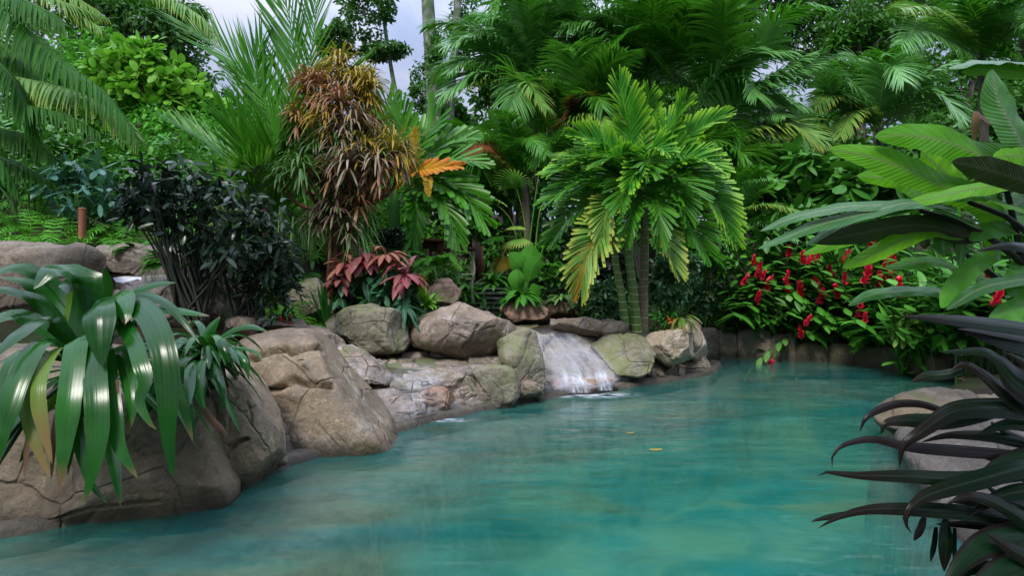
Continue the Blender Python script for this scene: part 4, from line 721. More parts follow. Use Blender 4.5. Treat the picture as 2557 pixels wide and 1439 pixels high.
for p, wd, mt, h in NL: m = M(); laid(m, p, wd*1.05, 'paddle' if wd > 30 else 'lance', hint=h, fold=.12, C=9, wav=.10, S=60); m.build('leaf', G[mt], bn)
m = M()
for p in ([(2700, 1100, 4.4), (2620, 750, 4.2), (2450, 580, 4.0), (2297, 526, 3.85)], [(2700, 1050, 4.3), (2640, 700, 4.1), (2540, 560, 4.0), (2420, 505, 3.9)], [(2660, 1100, 4.5), (2600, 800, 4.3), (2480, 690, 4.2), (2380, 610, 4.1)], [(2680, 1100, 4.4), (2650, 600, 4.2), (2600, 300, 4.0), (2600, 150, 4.0)], [(2650, 1100, 4.3), (2600, 850, 4.2), (2550, 640, 4.1), (2520, 500, 4.0), (2490, 400, 3.9)]):
    stem(m, Wp(p), [.05, .025, .015], 14)
m.build('stem', G['stemd'], bn)
# ---------------------------------------------------------------- feathered palms
def palm(name, label, cpx, Yc, base, fr, mats, ll, lw, nrand=0, rl=1.8, trunk=None, group=None, rz=(25, 80), droop=.5, vee=.2, kind='needle', nl=46, ang=(65, 25), shape=.55, rach=.012, bend=(.7, 1.4), cluster=0, S=6, C=3, az=None, fold=.35, cat='palm tree', extra=None, hang=0., hn=(0, -.7, .7)):
    """fr: hand-laid fronds [pts in photo pixels+distance, material, scale]; nrand more arch out of the crown."""
    c = W(cpx[0], cpx[1], Yc); t = thing(name, label, cat, base if base is not None else (c[0], c[1], float(ground_z(np.array([c[0]]), np.array([c[1]]))[0])-.05), group)
    for f in fr:
        if name == 'ringed_palm': f = ([(1600+(x-1600)*.93, y, z) for x, y, z in f[0]],)+tuple(f[1:])
        m = M(); sc = f[2] if len(f) > 2 else 1.
        frond(m, Wp(f[0]), nl=int(nl*(f[3] if len(f) > 3 else 1)), ll=ll*sc, lw=lw*(.6+.4*sc), droop=droop, vee=vee, kind=kind, ang=ang, shape=shape, rach=rach, cluster=cluster, S=S, C=C, fold=fold, hang=hang, nrm=np.array(hn)+R.normal(0, .22, 3)); m.build('frond', G[f[1]], t)
    a = (np.arange(nrand)*2.399+R.uniform(0, 6)) if az is None else np.radians(R.uniform(az[0], az[1], nrand))
    for i in range(nrand):
        e = math.radians(R.uniform(*rz)); d = np.array([[math.cos(a[i])*math.cos(e), math.sin(a[i])*math.cos(e), math.sin(e)]])
        L = rl*R.uniform(.75, 1.1); P = grow(c[None]+d*.05, d, [L], [R.uniform(*bend)], 10, 1.6)[0]
        m = M(); frond(m, P, nl=nl, ll=ll*R.uniform(.85, 1.05), lw=lw, droop=droop, vee=vee, kind=kind, ang=ang, shape=shape, rach=rach, cluster=cluster, S=S, C=C, fold=fold, hang=hang); m.build('frond', G[mats[i % len(mats)]], t)
    m = M()
    if trunk is None: stem(m, [np.array(t.location), np.array(t.location)*.5+c*.5+np.array([.05, 0, 0]), c+np.array([0, 0, .05])], [rach*5, rach*4, rach*3.5], 16); m.build('trunk', G['barkd'], t)
    else:
        for tp, tr, tm in trunk: m = M(); stem(m, Wp(tp), tr, 30, 14); m.build('trunk', G[tm], t)
    return t
# main clump beside the pool
Yp = 7.85
palm('ringed_palm', 'multi stemmed palm with ringed green trunks and lime tipped fronds right of the waterfall', (1595, 440), Yp, W(1590, 828, Yp), [
 ([(1595, 450, Yp), (1575, 350, Yp), (1560, 280, Yp-.1), (1543, 215, Yp-.1)], 'palml', .9), ([(1600, 450, Yp), (1605, 350, Yp+.1), (1612, 280, Yp+.1), (1622, 235, Yp)], 'palml', .8), ([(1605, 450, Yp), (1650, 360, Yp), (1690, 310, Yp-.1), (1718, 262, Yp-.2)], 'palml', .85),
 ([(1610, 450, Yp), (1690, 370, Yp), (1750, 325, Yp-.1), (1812, 296, Yp-.2)], 'palml', .8), ([(1590, 450, Yp), (1520, 380, Yp-.2), (1470, 350, Yp-.3), (1425, 340, Yp-.4)], 'palml', .8), ([(1590, 460, Yp), (1510, 420, Yp-.3), (1450, 405, Yp-.5), (1370, 430, Yp-.6)], 'palml', .85),
 ([(1585, 480, Yp), (1510, 460, Yp-.3), (1440, 455, Yp-.5), (1360, 500, Yp-.6)], 'palm', .9), ([(1580, 540, Yp-.1), (1550, 505, Yp-.3), (1520, 510, Yp-.6), (1505, 545, Yp-.75), (1500, 600, Yp-.8)], 'palmyg', .8), ([(1575, 560, Yp-.2), (1530, 560, Yp-.5), (1490, 590, Yp-.75), (1455, 650, Yp-.85), (1440, 705, Yp-.85)], 'palmyg', 1.),
 ([(1560, 590, Yp-.3), (1500, 610, Yp-.4), (1450, 650, Yp-.5), (1428, 700, Yp-.5), (1420, 735, Yp-.5)], 'palmo', .42), ([(1610, 550, Yp-.1), (1640, 555, Yp-.4), (1665, 600, Yp-.6), (1690, 665, Yp-.7)], 'palmyg', .8), ([(1615, 530, Yp), (1680, 530, Yp-.2), (1730, 560, Yp-.4), (1770, 620, Yp-.5)], 'palm', .9),
 ([(1620, 470, Yp), (1720, 450, Yp), (1790, 490, Yp-.2), (1838, 580, Yp-.3)], 'palml', 1.), ([(1620, 460, Yp), (1700, 410, Yp-.3), (1750, 400, Yp-.5), (1800, 420, Yp-.6)], 'palml', .85), ([(1590, 460, Yp), (1560, 410, Yp-.4), (1530, 390, Yp-.7), (1495, 410, Yp-.9)], 'palml', .8), ([(1600, 460, Yp), (1610, 400, Yp-.4), (1640, 370, Yp-.7), (1670, 380, Yp-.9)], 'palml', .8),
 ([(1600, 480, Yp), (1600, 430, Yp-.4), (1590, 420, Yp-.7), (1570, 460, Yp-.9)], 'palml', .8), ([(1610, 480, Yp), (1660, 460, Yp-.4), (1700, 480, Yp-.6), (1720, 530, Yp-.7)], 'palm', .85), ([(1560, 500, Yp), (1480, 500, Yp-.2), (1420, 530, Yp-.3), (1370, 590, Yp-.3)], 'palmd', .85), ([(1600, 500, Yp-.1), (1590, 490, Yp-.5), (1575, 530, Yp-.8), (1565, 590, Yp-.85)], 'palm', .7), ([(1600, 500, Yp-.1), (1630, 490, Yp-.5), (1650, 530, Yp-.8), (1650, 590, Yp-.85)], 'palmd', .75), ([(1600, 480, Yp), (1660, 400, Yp), (1700, 380, Yp-.2), (1760, 400, Yp-.3)], 'palmd', .8), ([(1600, 480, Yp), (1540, 400, Yp), (1500, 370, Yp), (1440, 390, Yp-.1)], 'palmd', .8)],
 ['palmd', 'palmd', 'palm'], .44, .036, nrand=14, rl=.95, kind='wedge', nl=44, ang=(62, 14), shape=.35, droop=.28, vee=.3, S=7, C=5, fold=.3, rach=.011, rz=(-25, 60),
 trunk=[([(1590, 832, Yp), (1582, 740, Yp), (1568, 590, Yp-.05), (1590, 450, Yp)], [.070, .052, .046, .04], 'cane'), ([(1562, 812, Yp-.05), (1552, 740, Yp-.1), (1533, 600, Yp-.1), (1560, 500, Yp)], [.05, .045, .036, .03], 'cane'), ([(1604, 828, Yp+.15), (1606, 740, Yp+.15), (1610, 600, Yp+.1), (1606, 470, Yp)], [.075, .058, .05, .04], 'caneb')])
Y2 = 8.9
palm('broad_leaf_palm', 'broad leaved palm with one golden dying frond left of the railing', (985, 480), Y2, W(982, 640, Y2), [
 ([(985, 480, Y2), (985, 400, Y2), (975, 330, Y2), (968, 262, Y2)], 'palmd', 1.), ([(985, 480, Y2), (1000, 400, Y2), (1010, 340, Y2), (1000, 275, Y2)], 'palmd', .9), ([(985, 470, Y2), (1030, 380, Y2), (1070, 330, Y2), (1085, 285, Y2)], 'palmd', 1.), ([(990, 470, Y2), (1070, 390, Y2), (1120, 360, Y2), (1160, 350, Y2)], 'palmd', .9),
 ([(990, 470, Y2), (1080, 420, Y2-.2), (1140, 400, Y2-.4), (1190, 410, Y2-.5)], 'palmd', .9), ([(990, 480, Y2-.1), (1010, 440, Y2-.3), (1032, 400, Y2-.5), (1042, 350, Y2-.6)], 'palmy', .6), ([(990, 470, Y2-.2), (1030, 432, Y2-.5), (1080, 420, Y2-.7), (1135, 415, Y2-.8)], 'palmo', .55), ([(1050, 440, Y2-.7), (1066, 445, Y2-.8), (1070, 482, Y2-.85)], 'palmy', .18),
 ([(990, 480, Y2), (1060, 440, Y2-.3), (1140, 470, Y2-.5), (1200, 540, Y2-.6)], 'palm', 1.), ([(990, 480, Y2), (1060, 470, Y2-.4), (1110, 510, Y2-.6), (1140, 590, Y2-.7)], 'palmd', .9), ([(985, 490, Y2), (1030, 490, Y2-.3), (1040, 520, Y2-.5), (1030, 590, Y2-.6)], 'palm', .7), ([(980, 490, Y2), (940, 470, Y2-.2), (900, 500, Y2-.3), (880, 560, Y2-.3)], 'palmd', .8), ([(985, 480, Y2), (930, 400, Y2), (900, 370, Y2), (870, 380, Y2)], 'palmd', .8)],
 ['palmd'], .5, .085, nrand=5, rl=1.3, kind='wedge', nl=17, ang=(55, 14), shape=.35, droop=.25, vee=.2, S=7, C=5, fold=.25, rz=(0, 50), trunk=[([(982, 650, Y2), (980, 590, Y2), (984, 530, Y2), (986, 470, Y2)], [.13, .11, .08, .06], 'canegreen'), ([(1042, 640, Y2+.3), (1040, 590, Y2+.3), (1036, 540, Y2+.3)], [.09, .08, .06], 'canegreen')])
# tall feather palm left of centre
Y3 = 7.6
palm('feather_palm', 'tall upright feather palm standing against the grey sky left of the red tree', (700, 560), Y3, W(700, 700, Y3), [
 ([(695, 560, Y3), (688, 420, Y3), (680, 300, Y3), (640, 210, Y3), (560, 130, Y3), (468, 62, Y3)], 'palmd', .9), ([(700, 560, Y3), (720, 380, Y3), (738, 200, Y3), (725, 60, Y3), (690, -90, Y3)], 'palmd', 1.1), ([(705, 560, Y3), (745, 330, Y3), (775, 150, Y3), (790, 20, Y3), (800, -60, Y3)], 'palmd', .75), ([(690, 560, Y3), (660, 400, Y3), (640, 260, Y3), (640, 160, Y3), (655, 100, Y3)], 'palm', .8),
 ([(700, 560, Y3), (730, 420, Y3-.2), (770, 300, Y3-.4), (830, 210, Y3-.5), (900, 160, Y3-.6)], 'palmd', .6), ([(690, 570, Y3), (640, 470, Y3), (580, 400, Y3), (510, 350, Y3), (445, 312, Y3)], 'palmd', .7), ([(690, 570, Y3), (650, 450, Y3-.3), (600, 340, Y3-.5), (560, 290, Y3-.6)], 'palm', .8), ([(705, 570, Y3), (760, 470, Y3-.2), (790, 400, Y3-.3), (800, 330, Y3-.4)], 'palmd', .7),
 ([(700, 580, Y3), (690, 480, Y3-.4), (690, 400, Y3-.7), (700, 300, Y3-.8)], 'palm', .9), ([(690, 580, Y3), (620, 500, Y3-.2), (560, 470, Y3-.3), (500, 480, Y3-.4)], 'palmd', .7), ([(690, 585, Y3), (640, 530, Y3-.2), (600, 520, Y3-.3), (560, 550, Y3-.4)], 'palmyg', .6), ([(700, 585, Y3), (740, 540, Y3-.4), (760, 560, Y3-.5), (765, 600, Y3-.5)], 'palmd', .6), ([(700, 570, Y3), (665, 470, Y3-.5), (645, 430, Y3-.8), (610, 430, Y3-1.)], 'palmyg', .6)],
 ['palmd'], .85, .036, nrand=3, rl=1.6, nl=48, ang=(42, 16), droop=.06, vee=.2, shape=.4, rz=(45, 75), S=5, rach=.013, trunk=[([(700, 720, Y3), (700, 640, Y3), (698, 560, Y3)], [.10, .09, .07], 'barkd')])

# overhanging fronds at the top left
Y4 = 4.6
palm('arching_palm', 'palm at the top left whose long fronds hang down over the left hillside', (-120, -60), Y4, (-4.9, 4.9, 1.1), [
 ([(-120, -60, Y4), (20, 10, Y4), (75, 85, Y4), (150, 150, Y4), (250, 220, Y4), (335, 330, Y4)], 'palmm', 1.), ([(-160, 180, Y4+.3), (-20, 185, Y4+.3), (100, 205, Y4+.3), (200, 232, Y4+.2), (290, 280, Y4+.2), (350, 345, Y4+.1)], 'palmyg', 1.), ([(-160, 250, Y4), (-40, 245, Y4), (60, 262, Y4), (160, 285, Y4), (250, 330, Y4)], 'palmm', .6),
 ([(-120, 150, Y4+.8), (40, 70, Y4+.8), (110, 35, Y4+.8), (180, 30, Y4+.8), (250, 68, Y4+.8)], 'palmyg', .7), ([(-140, 330, Y4+.2), (-40, 320, Y4+.2), (60, 340, Y4+.2), (140, 395, Y4+.2)], 'palmm', .6), ([(-120, -40, Y4+.5), (30, 60, Y4+.5), (130, 140, Y4+.5), (200, 200, Y4+.5), (230, 250, Y4+.5)], 'palmm', .8),
 ([(-150, 100, Y4), (-60, 120, Y4), (20, 180, Y4), (70, 270, Y4), (90, 350, Y4)], 'palmm', .9), ([(-150, 300, Y4-.2), (-80, 330, Y4-.2), (0, 400, Y4-.2), (40, 470, Y4-.2)], 'palmm', .7), ([(-120, -40, Y4), (0, -20, Y4), (100, 20, Y4), (160, 60, Y4)], 'palmm', .7), ([(-150, 60, Y4+1), (-20, 100, Y4+1), (60, 150, Y4+1), (130, 240, Y4+1)], 'palmm', .9),
 ([(-150, 400, Y4+.4), (-60, 380, Y4+.4), (30, 400, Y4+.4), (120, 450, Y4+.4)], 'palmm', .7), ([(-100, 0, Y4+.7), (60, -40, Y4+.7), (150, 0, Y4+.7), (260, 40, Y4+.9)], 'palmyg', .6)],
 ['palmm'], .36, .024, nl=62, ang=(72, 35), droop=1.5, vee=.02, S=7, rach=.009, hang=.6, hn=(0, -.2, 1), trunk=[([(-420, 900, Y4), (-380, 300, Y4), (-160, 60, Y4)], [.12, .1, .08], 'barkd')])
palm('overhead_palm', 'out of focus palm fringe hanging in from the top edge left of the sky', (330, -260), 5.4, (-4.3, 6.4, 1.2), [
 ([(200, -160, 5.4), (300, -60, 5.4), (400, -20, 5.4), (500, 40, 5.3), (540, 90, 5.3)], 'palmyg', .7), ([(140, -120, 5.6), (220, -60, 5.6), (330, -40, 5.6), (420, -10, 5.6)], 'palm', .8), ([(200, -140, 5.5), (150, -60, 5.5), (190, -10, 5.5), (250, 30, 5.5)], 'palmyg', .6)],
 ['palm'], .4, .02, nl=50, ang=(70, 30), droop=1.3, vee=0, S=6, rach=.008, hn=(0, -.2, 1), trunk=[([(-560, 900, 6.2), (-420, 0, 6.2), (140, -220, 5.5)], [.14, .1, .08], 'barkd')])
# tall feather palms behind
GP = 'tall feather palms behind the pool'
def bp(label, c, Y, fr, n, rl, mats=('palm', 'palmd'), **k):
    kw = dict(nl=66, ang=(70, 28), droop=.75, vee=.2, S=5, rach=.016, rz=(40, 84), bend=(.7, 1.7), group=GP, hn=(0, -.45, .9)); kw.update(k)
    return palm('feather_palm', label, c, Y, None, [([(x, y, Y-.4*i_) for i_, (x, y, dz) in enumerate(f[0])], 'palmb' if f[1] == 'palm' else f[1])+tuple(f[2:]) for f in fr], list(mats), .78 if 'll' not in k else kw.pop('ll'), .05 if 'lw' not in k else kw.pop('lw'), nrand=n, rl=rl, **kw)
A_ = lambda *p: [(p[i], p[i+1], 0) for i in range(0, len(p), 2)]
bp('tall feather palm with its crown directly above the paddle leaf plant', (1330, 225), 12.5, [(A_(1326, 225, 1322, 120, 1320, 10), 'palm'), (A_(1326, 225, 1290, 120, 1245, 60, 1195, 45), 'palm'), (A_(1326, 225, 1270, 160, 1210, 110, 1165, 95), 'palm'), (A_(1330, 225, 1370, 140, 1412, 108, 1455, 135), 'palmd'), (A_(1326, 225, 1250, 200, 1190, 200, 1120, 235), 'palmyg', .8), (A_(1326, 230, 1260, 170, 1170, 150, 1120, 180), 'palm', .8), (A_(1330, 225, 1370, 80, 1400, 0, 1420, -50), 'palm'), (A_(1330, 330, 1270, 230, 1190, 185, 1105, 235), 'palm', 1.1), (A_(1330, 300, 1260, 130, 1180, 90, 1110, 115), 'palm', 1.1)], 11, 3.2)
bp('tall feather palm whose arching fronds meet the lime tipped palm from above', (1625, 230), 12.8, [(A_(1630, 235, 1600, 110, 1540, 50, 1480, 30), 'palm'), (A_(1625, 240, 1540, 130, 1460, 60, 1405, 55), 'palmd'), (A_(1635, 230, 1700, 90, 1750, 20, 1790, -30), 'palm'), (A_(1630, 235, 1560, 190, 1490, 160, 1420, 185), 'palm'), (A_(1640, 230, 1660, 80, 1640, 0, 1600, -60), 'palmd'), (A_(1625, 240, 1560, 160, 1470, 120, 1430, 80), 'palm'), (A_(1640, 310, 1570, 130, 1480, 55, 1400, 75), 'palm', 1.15), (A_(1560, 290, 1500, 190, 1440, 155, 1400, 195), 'palm', 1.)], 12, 3.3)
bp('feather palm with fronds arching right towards the small sky gaps', (1800, 270), 12.3, [(A_(1795, 270, 1850, 160, 1890, 130, 1925, 65), 'palm'), (A_(1800, 270, 1850, 220, 1930, 200, 2030, 165), 'palm'), (A_(1800, 280, 1850, 250, 1930, 190, 2020, 140), 'palm'), (A_(1790, 280, 1820, 230, 1870, 205, 1890, 240), 'palm'), (A_(1800, 380, 1870, 340, 1960, 310, 2050, 345), 'palmyg'), (A_(1800, 420, 1880, 395, 1970, 380, 2050, 400), 'palm'), (A_(1790, 270, 1780, 130, 1770, 40, 1800, -40), 'palmd'), (A_(1800, 360, 1880, 290, 1930, 280, 1960, 290), 'palm', .8), (A_(1700, 380, 1760, 230, 1850, 145, 1965, 130), 'palm', 1.15), (A_(1740, 420, 1820, 290, 1900, 235, 1995, 265), 'palm', 1.15), (A_(1740, 450, 1830, 350, 1940, 305, 2055, 350), 'palmyg', 1.1)], 10, 3.0)
bp('lower feather palm in shade between the two tall palm crowns', (1450, 330), 11.2, [(A_(1372, 360, 1300, 250, 1300, 200, 1270, 280), 'palmd'), (A_(1400, 350, 1350, 280, 1320, 205, 1362, 270), 'palmyg', .7), (A_(1370, 330, 1430, 270, 1440, 240), 'rust', .7), (A_(1380, 330, 1430, 295, 1490, 285, 1530, 320), 'palmyg', .8)], 9, 1.6, mats=('palmd',))
bp('short feather palm with one orange frond above the fan leaves', (1310, 440), 10.6, [(A_(1310, 440, 1290, 380, 1320, 345, 1362, 385), 'palmd'), (A_(1290, 450, 1250, 395, 1210, 360, 1160, 385), 'rust', .7), (A_(1295, 450, 1250, 410, 1200, 385, 1155, 405), 'palmyg', .7), (A_(1310, 440, 1350, 400, 1400, 385, 1440, 395), 'palmyg', .7), (A_(1300, 440, 1230, 340, 1180, 330, 1130, 350), 'palmd')], 8, 1.25, mats=('palmd', 'palm'), ll=.42, lw=.03)
bp('wide feather palm under the broken canopy right of centre', (2195, 325), 13, [(A_(2195, 325, 2150, 240, 2100, 195, 2085, 170), 'palm'), (A_(2195, 325, 2140, 270, 2080, 235, 2035, 265), 'palmyg', .8), (A_(2195, 325, 2200, 240, 2225, 165, 2255, 200), 'palm'), (A_(2200, 325, 2250, 250, 2300, 200, 2370, 160), 'palm'), (A_(2200, 335, 2260, 270, 2330, 235, 2400, 290), 'palm'), (A_(2195, 330, 2160, 285, 2130, 280, 2100, 340), 'palmyg', .7), (A_(2190, 330, 2120, 260, 2080, 235, 2060, 190), 'palm')], 8, 1.8)
bp('feather palm at the upper right above the banana leaves', (2450, 140), 9, [(A_(2450, 145, 2380, 70, 2310, 20, 2245, 20), 'palmyg', 1.1), (A_(2450, 145, 2370, 100, 2300, 75, 2250, 110), 'palm', 1.1), (A_(2450, 140, 2480, 60, 2520, 0, 2530, -40), 'palm'), (A_(2455, 140, 2520, 80, 2570, 60, 2620, 80), 'palm'), (A_(2450, 140, 2440, 60, 2400, -20), 'palmd'), (A_(2450, 150, 2500, 120, 2570, 150), 'palmd')], 7, 1.3, ll=.5, lw=.034)
bp('feather palm behind the ginger bushes with pale low fronds', (1840, 560), 10.2, [(A_(1780, 600, 1850, 530, 1920, 510, 2000, 530), 'palmyg', .8), (A_(1790, 620, 1870, 560, 1930, 560, 1990, 600), 'palm', .7), (A_(1800, 600, 1860, 480, 1900, 450, 1960, 450), 'palm', .7)], 9, 1.2, mats=('palmd', 'palm'), ll=.4, lw=.03)
bp('shaded feather palm behind the lime tipped palm', (1770, 480), 11.4, [], 11, 1.7, mats=('palmd',))
bp('shaded feather palm between the golden frond and the fan leaves', (1180, 500), 11.8, [], 10, 1.5, mats=('palmd', 'palm'))
# small fan leaf clump
fc = thing('fan_palm', 'clump of small arching fan leaved palms behind the paddle leaf plant', 'fan palm', W(1310, 700, 9.4))
def fanleaf(m, stem_pts, r, n=20, w=.035, spread=150, droop=.9, rnd=None):
    P = spline(Wp(stem_pts), 14); tube(m, P, [.012, .006], 5, rnd=.9); d0 = unit(P[-1]-P[-3]); s0 = unit(np.cross(d0, [0, 0, 1.])+1e-4); u0 = np.cross(s0, d0)
    a = np.radians(np.linspace(-spread/2, spread/2, n)); d = unit(d0[None]*np.cos(a)[:, None]+s0[None]*np.sin(a)[:, None]+np.array([0, 0, .1])); L = r*(.75+.25*np.cos(a))
    Q = grow(np.repeat(P[-1][None], n, 0), d, L, droop*np.ones(n), 7, 1.3); t = np.linspace(0, 1, 7); ribbons(m, Q, (w/2*prof('lance', t*.9+.08))[None]*np.ones((n, 1)), hside(Q), R.random(n) if rnd is None else rnd+0*a, .3, 3)
for p, r, mt in [([(1310, 700, 9.4), (1310, 560, 9.4), (1290, 470, 9.2)], .42, 'palmyg'), ([(1310, 700, 9.4), (1280, 560, 9.3), (1240, 510, 9.1)], .42, 'palmyg'), ([(1320, 700, 9.4), (1320, 600, 9.2), (1300, 595, 9.0)], .35, 'palmyg'), ([(1330, 700, 9.4), (1350, 520, 9.4), (1390, 495, 9.3)], .4, 'palmyg'), ([(1310, 700, 9.4), (1280, 600, 9.2), (1250, 590, 9.1)], .35, 'palm'), ([(1330, 700, 9.4), (1360, 680, 9.2), (1365, 670, 9.1)], .36, 'palmd'),
    ([(1310, 700, 9.4), (1300, 580, 9.2), (1290, 565, 9.0)], .22, 'palmyg'), ([(1300, 700, 9.4), (1270, 620, 9.3), (1255, 640, 9.2)], .3, 'palmy'), ([(1330, 700, 9.4), (1380, 560, 9.5), (1420, 540, 9.5)], .4, 'palm'), ([(1310, 700, 9.4), (1340, 470, 9.6), (1350, 420, 9.6)], .4, 'palmd'), ([(1300, 700, 9.4), (1210, 600, 9.5), (1190, 560, 9.5)], .4, 'palmd')]:
    m = M(); fanleaf(m, p, r); m.build('fan_leaf', G[mt], fc)
# ---------------------------------------------------------------- gold and red dracaena tree
Yd = 6.9
dr = thing('dracaena', 'tall branching dracaena with drooping gold and reddish brown strap leaves', 'dracaena', W(850, 780, Yd))
m = M()
heads = [(835, 520, -.3, 'dr_p', .8), (895, 500, -.3, 'dr_p', .8), (795, 545, -.2, 'dr_r', .7), (870, 570, -.3, 'dr_p', .65), (740, 300, -.1, 'dr_p', .75), (725, 375, 0, 'dr_p', .7), (1005, 395, -.2, 'dr_r', .8), (960, 350, -.1, 'dr_g', .7), (850, 165, 0, 'dr_g', 1.), (800, 215, -.15, 'dr_r', 1.), (890, 210, -.1, 'dr_g', 1.), (770, 250, 0, 'dr_r', .9), (845, 255, -.3, 'dr_r', 1.), (915, 265, -.1, 'dr_g', .9), (880, 310, -.3, 'dr_r', 1.1), (815, 300, -.25, 'dr_r', 1.), (935, 320, 0, 'dr_p', .8), (790, 370, -.2, 'dr_p', 1.), (850, 350, -.3, 'dr_p', 1.), (905, 380, -.35, 'dr_r', 1.),
 (760, 340, 0, 'dr_p', .8), (870, 405, -.5, 'dr_p', 1.1), (830, 430, -.4, 'dr_p', .9), (985, 385, -.3, 'dr_r', 1.15), (950, 430, -.4, 'dr_r', .9), (770, 205, -.1, 'dr_r', .85), (925, 215, -.15, 'dr_g', .85), (940, 400, -.4, 'dr_p', 1.), (920, 440, -.2, 'dr_p', .9), (750, 425, -.5, 'dr_n', 1.1), (700, 440, -.2, 'dr_n', .8), (800, 460, -.3, 'dr_n', .8), (860, 470, -.2, 'dr_p', .8), (900, 200, .2, 'dr_g', .9), (820, 180, .2, 'dr_g', .8)]
fork = W(852, 520, Yd)
for (x, y, dz, mt, sc) in heads:
    h = W(x, y, Yd+dz); stem(m, [fork+np.array([0, 0, R.uniform(-.3, .2)]), (fork+h)/2+np.array([(h[0]-fork[0])*.25, 0, -.12]), h], [.03, .022, .016], 10)
for x0, x1, r in ((835, 850, .04), (875, 858, .035), (820, 838, .03), (858, 852, .05)): stem(m, Wp([(x0, 790, Yd), (x0+3, 650, Yd), (x1, 520, Yd)]), [r, r*.8, r*.7], 12)
m.build('trunk', G['stemr'], dr)
for k_, (x, y, dz, mt, sc) in enumerate(heads):
    mt = {'dr_r': ('dr_r', 'dr_r', 'dr_p', 'dr_g')[k_ % 4], 'dr_p': ('dr_p', 'dr_r', 'dr_n')[k_ % 3]}.get(mt, mt); sc = sc*.92
    m = M(); h = W(x, y, Yd+dz); n = int(58*sc)
    rosette(m, h, int(n*1.25), .38*sc, .021, (-5, 80), (.9, 3.0), 'strap', .3, S=9, r0=.02, k=1.6)
    rosette(m, h-np.array([0, 0, .05]), n//4, .34*sc, .024, (-50, 0), (.8, 2.), 'strap', .3, S=7)
    m.build('leaf_head', G[mt], dr)
    m = M(); rosette(m, h+np.array([0, 0, .02]), 16, .36*sc, .02, (10, 80), (.8, 2.6), 'strap', .3, S=9, k=1.6); m.build('young_leaves', G['dr_g' if y < 330 or x > 940 else 'dr_n'], dr)
for x, y, L in [(735, 520, .5), (780, 520, .5), (830, 520, .5), (880, 520, .55), (910, 500, .4), (860, 560, .4), (890, 560, .4), (700, 500, .4)]:
    m = M(); rosette(m, W(x, y, Yd-.2), 18, L, .014, (-85, -20), (.6, 1.6), 'strap', .3, S=6, r0=.1); m.build('dry_leaves', G['dead' if x in (830, 900) else 'dr_n'], dr)
def gz(x, y): return float(ground_z(np.array([x]), np.array([y]))[0])
def gp(px, Y): x = (px-CX)/F*Y; return np.array([x, Y, gz(x, Y)])
# ---------------------------------------------------------------- black croton shrubs
def shrub(name, label, base, blobs, n, ls, mat, lw=.45, smat='stem', cat='shrub', group=None, K=22, up=.4, sr=.014, S=3, spread=.28, nst=9):
    t = thing(name, label, cat, base, group); m = M(); allc = []
    for (c, rad) in blobs: allc += list(crown(m, c, rad, n//len(blobs), ls, K, up=up, lw=lw, S=S, spread=spread))
    m.build('foliage', G[mat], t); m = M(); b = np.array(base)
    for c in allc[::max(1, len(allc)//nst)]:
        o = b+np.array([R.uniform(-.12, .12), R.uniform(-.08, .08), 0]); stem(m, [o, o*.6+c*.4+np.array([R.uniform(-.08, .08), 0, .05]), c], [sr, sr*.8, sr*.4], 8, 6)
    m.build('stems', G[smat], t); return t
Yc = 5.3
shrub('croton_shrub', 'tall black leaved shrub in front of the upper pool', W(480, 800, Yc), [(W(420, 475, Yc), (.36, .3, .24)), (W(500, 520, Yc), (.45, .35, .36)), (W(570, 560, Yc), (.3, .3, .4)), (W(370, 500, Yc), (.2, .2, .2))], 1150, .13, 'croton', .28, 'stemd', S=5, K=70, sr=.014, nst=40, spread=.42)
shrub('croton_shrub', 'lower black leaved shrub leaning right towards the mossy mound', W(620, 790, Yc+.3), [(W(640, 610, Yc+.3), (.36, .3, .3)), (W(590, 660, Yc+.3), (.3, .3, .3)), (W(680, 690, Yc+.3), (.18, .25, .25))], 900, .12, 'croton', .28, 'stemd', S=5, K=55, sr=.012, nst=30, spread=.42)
# ---------------------------------------------------------------- pink caladium-like plants
Yr = 6.75
rp = [(765, 640, 'redy', .75, 'left pink and brown leaved plant beside the dark trunk'), (910, 650, 'red', 1.1, 'central pink leaved plant with green hearted leaves'), (1010, 690, 'red', 1.15, 'large crimson margined plant leaning over the pinkish rock'), (965, 640, 'redy', 1., 'pale yellow and pink young plant at the back of the group'), (860, 690, 'red', .85, 'brownish pink plant low at the left of the group'), (890, 780, 'red', .5, 'small dark pink plant lying on top of the mossy boulder')]
rp[0] = (860, 660, 'redy', .9, rp[0][4]); rp[4] = (850, 705, 'red', .8, rp[4][4])
for x, y, mt, sc, lb in rp:
    c = W(x, y, Yr); t = thing('pink_leaf_plant', lb, 'foliage plant', W(x, y+90*sc, Yr+.1), 'pink leaved plants above the mossy boulder')
    m = M(); rosette(m, c, int(20*sc)+6, .31*sc, .082*sc, (-15, 70), (.9, 2.3), 'lance', .22, S=10, C=7, wav=.12); m.build('leaves', G[mt], t)
    if sc > .6: m = M(); rosette(m, c-np.array([0, 0, .16]), 12, .26*sc, .11*sc, (-50, 10), (.8, 1.8), 'lance', .2, S=9, C=7); m.build('lower_leaves', G['redg'], t)
    m = M(); stem(m, [W(x, y+95*sc, Yr+.1), c], [.014, .01]); m.build('stem', G['stem'], t)
m_ = shrub('leafy_plant', 'dark broad leaved plants filling in under the pink leaves', W(930, 770, 6.95), [(W(900, 730, 6.9), (.32, .15, .16)), (W(990, 745, 6.8), (.25, .15, .16))], 420, .15, 'redg', .42, S=6, K=20)
